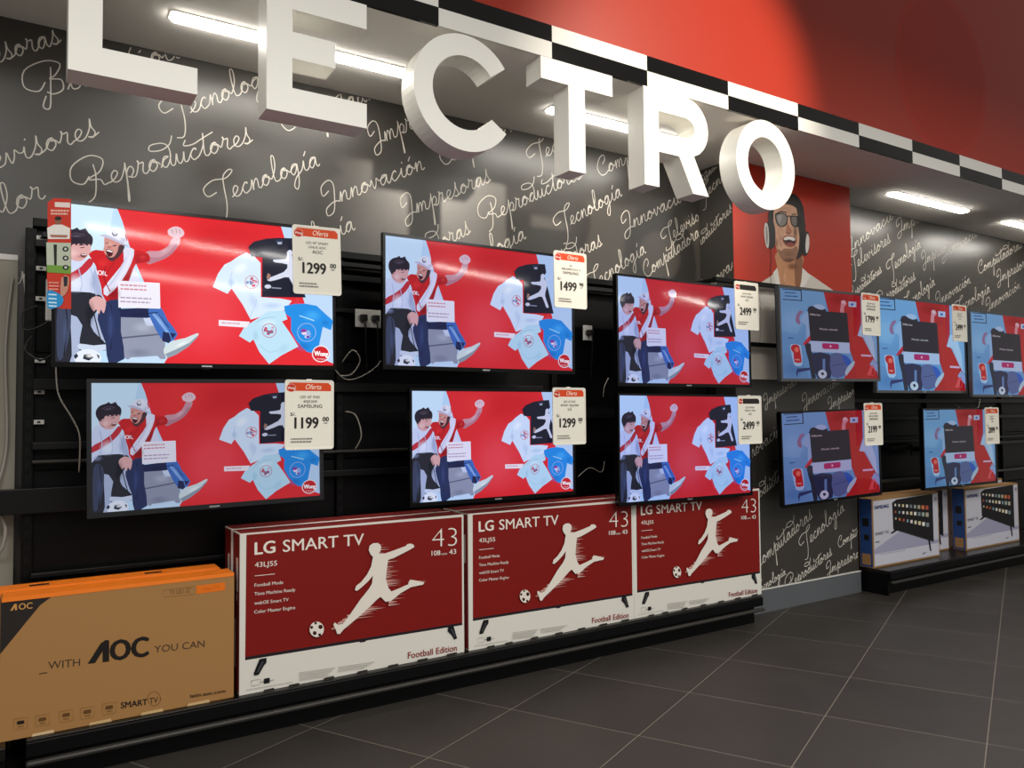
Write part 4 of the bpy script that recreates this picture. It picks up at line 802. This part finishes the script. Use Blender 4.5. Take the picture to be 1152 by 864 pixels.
# ------------------------------------------------------------------ portrait poster on the column
a = Art(YC-.004, .0001)
PH = homog([(150, 250), (880, 250), (880, 850), (150, 850)], [(x*Q, z*Q) for x, z in ((4.476, 3.097), (5.855, 3.293), (5.822, 2.504), (4.456, 2.398))])
T = lambda x, y: (min(XC1, max(XC0, PH(x, y)[0])), min(ZC-.003, max(1.55, PH(x, y)[1])))
a.put([(XC0, 1.55), (XC1, 1.55), (XC1, ZC-.003), (XC0, ZC-.003)], [(0, 1, 2, 3)], '#b5311b')
a.poly([(130, 1430), (150, 880), (255, 830), (330, 788), (395, 745), (430, 700), (590, 712), (650, 750), (780, 840), (840, 900), (900, 1100), (900, 1500), (130, 1500)], '#d3cbc0', T)
for p in ([(300, 830), (320, 1000), (310, 1200)], [(700, 850), (690, 1050), (720, 1250)], [(460, 1000), (470, 1400)]): a.line(p, 6, '#b3a99c', T, 4)
a.poly([(420, 600), (426, 700), (440, 790), (455, 870), (500, 930), (556, 870), (585, 780), (588, 690), (584, 620)], '#c98f66', T, 3)
a.poly([(540, 640), (584, 620), (590, 700), (580, 780), (556, 860), (540, 800)], '#8f5f42', T, 2)
a.poly([(398, 730), (425, 698), (436, 760), (452, 880), (430, 870)], '#e6e0d8', T); a.poly([(588, 700), (640, 750), (600, 820), (560, 880), (580, 790)], '#e6e0d8', T)
a.poly([(372, 352), (385, 318), (420, 290), (470, 262), (505, 222), (545, 226), (578, 268), (596, 320), (602, 400), (595, 440), (400, 440), (378, 410)], '#1b1411', T, 3)
a.poly([(400, 350), (412, 305), (450, 288), (500, 290), (540, 308), (566, 345), (580, 420), (576, 520), (562, 590), (540, 640), (505, 662), (470, 655), (440, 620), (418, 570), (404, 480)], '#dcab8c', T, 3)
a.poly([(550, 318), (580, 345), (604, 400), (606, 520), (594, 600), (562, 640), (548, 636), (562, 580), (568, 500), (560, 440), (562, 390)], '#2b231e', T, 3)
a.poly([(425, 575), (450, 590), (470, 575), (520, 575), (548, 560), (558, 590), (540, 642), (505, 664), (470, 657), (440, 622)], '#9a6e54', T, 3)
a.poly([(455, 512), (470, 494), (500, 488), (535, 498), (552, 520), (540, 556), (510, 568), (478, 556), (462, 535)], '#b0654c', T, 3)
a.poly([(462, 514), (478, 500), (505, 496), (534, 504), (545, 522), (532, 548), (508, 556), (482, 546)], '#34100f', T, 3)
a.poly([(464, 512), (480, 500), (505, 497), (535, 505), (542, 518), (528, 526), (502, 516), (478, 522)], '#f0ebe4', T, 2); a.poly([(484, 545), (508, 553), (530, 546), (520, 538), (495, 538)], '#a84c48', T, 2)
a.poly([(488, 400), (500, 430), (518, 455), (514, 476), (494, 480), (478, 472), (484, 450), (486, 420)], '#b9795c', T, 3); a.poly([(482, 468), (500, 476), (514, 470), (510, 480), (490, 483)], '#7c4430', T)
a.poly([(410, 352), (440, 343), (478, 350), (492, 378), (484, 420), (460, 436), (434, 432), (416, 402)], '#15110f', T, 3); a.poly([(417, 360), (442, 351), (473, 357), (485, 380), (477, 414), (458, 427), (438, 424), (423, 398)], '#8b8580', T, 3); a.poly([(424, 366), (442, 358), (456, 362), (440, 412), (430, 400)], '#aaa5a0', T, 2)
a.poly([(508, 366), (535, 362), (566, 368), (580, 400), (568, 430), (540, 438), (518, 424), (510, 396)], '#15110f', T, 3); a.poly([(515, 373), (535, 369), (550, 374), (548, 424), (536, 430), (522, 418), (516, 396)], '#7d746c', T, 3)
a.line([(486, 370), (500, 364), (514, 370)], 7, '#15110f', T, 3)
a.line([(378, 420), (372, 350), (400, 285), (460, 246)], 14, '#241f1d', T, 4)
a.poly([(362, 400), (392, 396), (408, 440), (412, 520), (404, 566), (372, 576), (356, 520), (354, 440)], '#262220', T, 3); a.poly([(342, 420), (352, 408), (364, 430), (370, 500), (368, 560), (358, 572), (346, 540), (338, 470)], '#d8d4ce', T, 3); a.poly([(349, 440), (356, 434), (362, 500), (358, 548), (352, 530)], '#8c8884', T, 2)
a.poly([(596, 470), (624, 470), (634, 520), (628, 590), (610, 622), (590, 610), (586, 530)], '#2a2624', T, 3); a.poly([(612, 492), (622, 482), (632, 520), (626, 580), (612, 606), (606, 560)], '#e2ddd6', T, 3); a.poly([(630, 500), (640, 530), (632, 570)], '#b8442c', T, 2)
a.line([(380, 574), (384, 650), (378, 720), (384, 830)], 3, '#3a1a14', T, 4)
a.soft(470, 330, 55, 30, '#ecc4a6', .6, T); a.soft(445, 470, 22, 60, '#ecc0a0', .6, T); a.soft(420, 540, 14, 44, '#b07c5c', .5, T); a.soft(500, 650, 50, 18, '#6c4632', .5, T); a.line([(424, 346), (450, 336), (482, 342)], 7, '#3a2a22', T, 3); a.line([(516, 356), (545, 352)], 6, '#2a201c', T, 2); a.line([(446, 500), (440, 530), (452, 560)], 3, '#a06c50', T, 3); a.soft(540, 470, 18, 60, '#6a4634', .6, T); a.soft(500, 610, 40, 22, '#a87c60', .5, T)
a.soft(470, 760, 22, 80, '#e8b48a', .7, T); a.soft(520, 690, 40, 30, '#7c4c34', .6, T); a.soft(350, 900, 70, 90, '#ece6de', .7, T); a.soft(700, 900, 70, 80, '#ece6de', .6, T); a.soft(505, 245, 30, 14, '#4a3a34', .6, T)
po = a.build('wall_poster', 'glossink', None); tag(po, 'tall red poster of a laughing man with glasses and headphones on the column', 'poster')
b = MB(); b.box(XC0+.001, XC1-.001, YC-.004, YC-.0003, 1.55, ZC-.004, 'maroon'); b.build('poster_board', po)

# faint lighter ellipse on the fascia
cr = wall_ellipse.build('faint_ellipse', 'ink', fas); cr['kind'] = 'structure'

# ------------------------------------------------------------------ outlets, cables and small things
def outlet(x, z, n, label):
    t = thing('power_outlet', label, 'outlet', (rk(x, z)[0], -.1665, rk(x, z)[1]), 'power outlets on the rack bar')
    b = MB(); b.box(-.034*n, .034*n, -.008, 0, -.045, .045, 'outlet', .003)
    b.build('cover_plate', t)
    for k in range(n):
        cx = (k-(n-1)/2)*.066; b = MB(); b.prism([(cx+.024*math.cos(q*.393), .02*math.sin(q*.393)) for q in range(16)], -.0095, -.008, 'grey'); b.build('socket', t)
outlet(1.5, 2.0, 2, 'double power outlet between the two upper left televisions'); outlet(2.93, 1.995, 1, 'single power outlet between the second and third upper televisions')
def plug(x, z, label):
    b = MB(); b.box(-.016, .016, -.034, -.0, -.016, .016, 'cable', .005); b.tube([(0, -.03, -.012), (0, -.04, -.05), (.01, -.02, -.15), (.03, .02, -.28)], .004, 'cable'); tag(b.build('power_plug', None, (rk(x, z)[0], -.1765, rk(x, z)[1])), label, 'plug', 'black plugs in the outlets')
plug(1.467, 2.0, 'black plug in the left socket of the double outlet'); plug(1.533, 2.0, 'black plug in the right socket of the double outlet'); plug(2.93, 1.995, 'black plug in the single outlet')
def cable(pts, r, m, label, nm='cable'): b = MB(); b.tube([(rk(p[0], p[2])[0], p[1]+.35, rk(p[0], p[2])[1]) for p in pts], r, m, 6, 6); tag(b.build(nm), label, 'cable', 'loose cables on the racks')
cable([(1.36, -.52, 1.77), (1.40, -.56, 1.83), (1.44, -.56, 1.78), (1.40, -.55, 1.71), (1.34, -.54, 1.70)], .003, 'wcable', 'grey cable loop below the double outlet')
cable([(1.32, -.52, 1.86), (1.30, -.54, 1.76), (1.38, -.55, 1.68), (1.52, -.55, 1.74), (1.62, -.52, 1.86)], .0025, 'wcable', 'thin cable sagging between the two upper left televisions')
cable([(1.38, -.515, 1.52), (1.42, -.55, 1.50), (1.45, -.55, 1.40), (1.43, -.52, 1.33)], .0035, 'wcable', 'pale curved cable right of the lower left television')
cable([(3.09, -.52, 1.72), (3.04, -.54, 1.66), (3.03, -.54, 1.6)], .003, 'wcable', 'short pale cable between second and third columns of televisions')
cable([(.11, -.52, 1.72), (.12, -.55, 1.6), (.17, -.55, 1.5), (.2, -.54, 1.42), (.2, -.52, 1.27)], .003, 'wcable', 'grey cable hanging left of the lower left television')
cable([(.04, -.52, 1.97), (-.01, -.56, 1.93), (.0, -.57, 1.86), (.08, -.58, 1.9), (.1, -.55, 1.98), (.2, -.56, 2.0)], .004, 'cable', 'black cable coil beside the biggest television')
cable([(.02, -.52, 1.84), (.0, -.56, 1.78), (.06, -.58, 1.74), (.12, -.56, 1.8), (.16, -.54, 1.9)], .004, 'cable', 'lower black cable coil beside the biggest television')
cable([(3.05, -.52, 1.2), (3.0, -.55, 1.14), (2.9, -.56, 1.17), (2.82, -.55, 1.12)], .0025, 'wcable', 'thin cable right of the lower second television')
cable([(7.1, -.52, 1.55), (7.2, -.56, 1.49), (7.4, -.56, 1.52), (7.52, -.52, 1.6)], .004, 'wcable', 'pale cable above the lower right television')
cable([(-.09, -.42, 1.22), (-.10, -.44, 1.16), (-.06, -.45, 1.05), (-.08, -.44, .95), (-.14, -.42, 1.0)], .007, 'wcable', 'pale cable bundle hanging at the left edge of the rack')
cable([(-.05, -.395, 2.1), (-.07, -.395, 1.8), (-.06, -.395, 1.4), (-.09, -.4, 1.22)], .006, 'wcable', 'cable running down the pale wall at the left edge')
b = MB(); b.box(-.012, .02, -.03, .0, -.08, .08, 'outlet', .006); b.box(-.002, .01, -.0305, -.03, -.01, .01, 'grey'); tag(b.build('power_adapter', None, (.075, -.39, 1.78)), 'white adapter box sticking out left of the biggest television', 'adapter')
b = MB(); b.tube([(.0, -.01, 0), (.03, .05, .0), (.05, .2, -.03)], .004, 'cable'); b.build('adapter_lead', bpy.data.objects['power_adapter'])
b = MB(); b.box(-.17, .0, -.05, -.005, -.02, .03, 'grey', .004)
tag(b.build('wall_bracket_arm', None, (-.08, -.035, 1.03)), 'short grey bracket arm on the pale wall at the left edge', 'bracket')
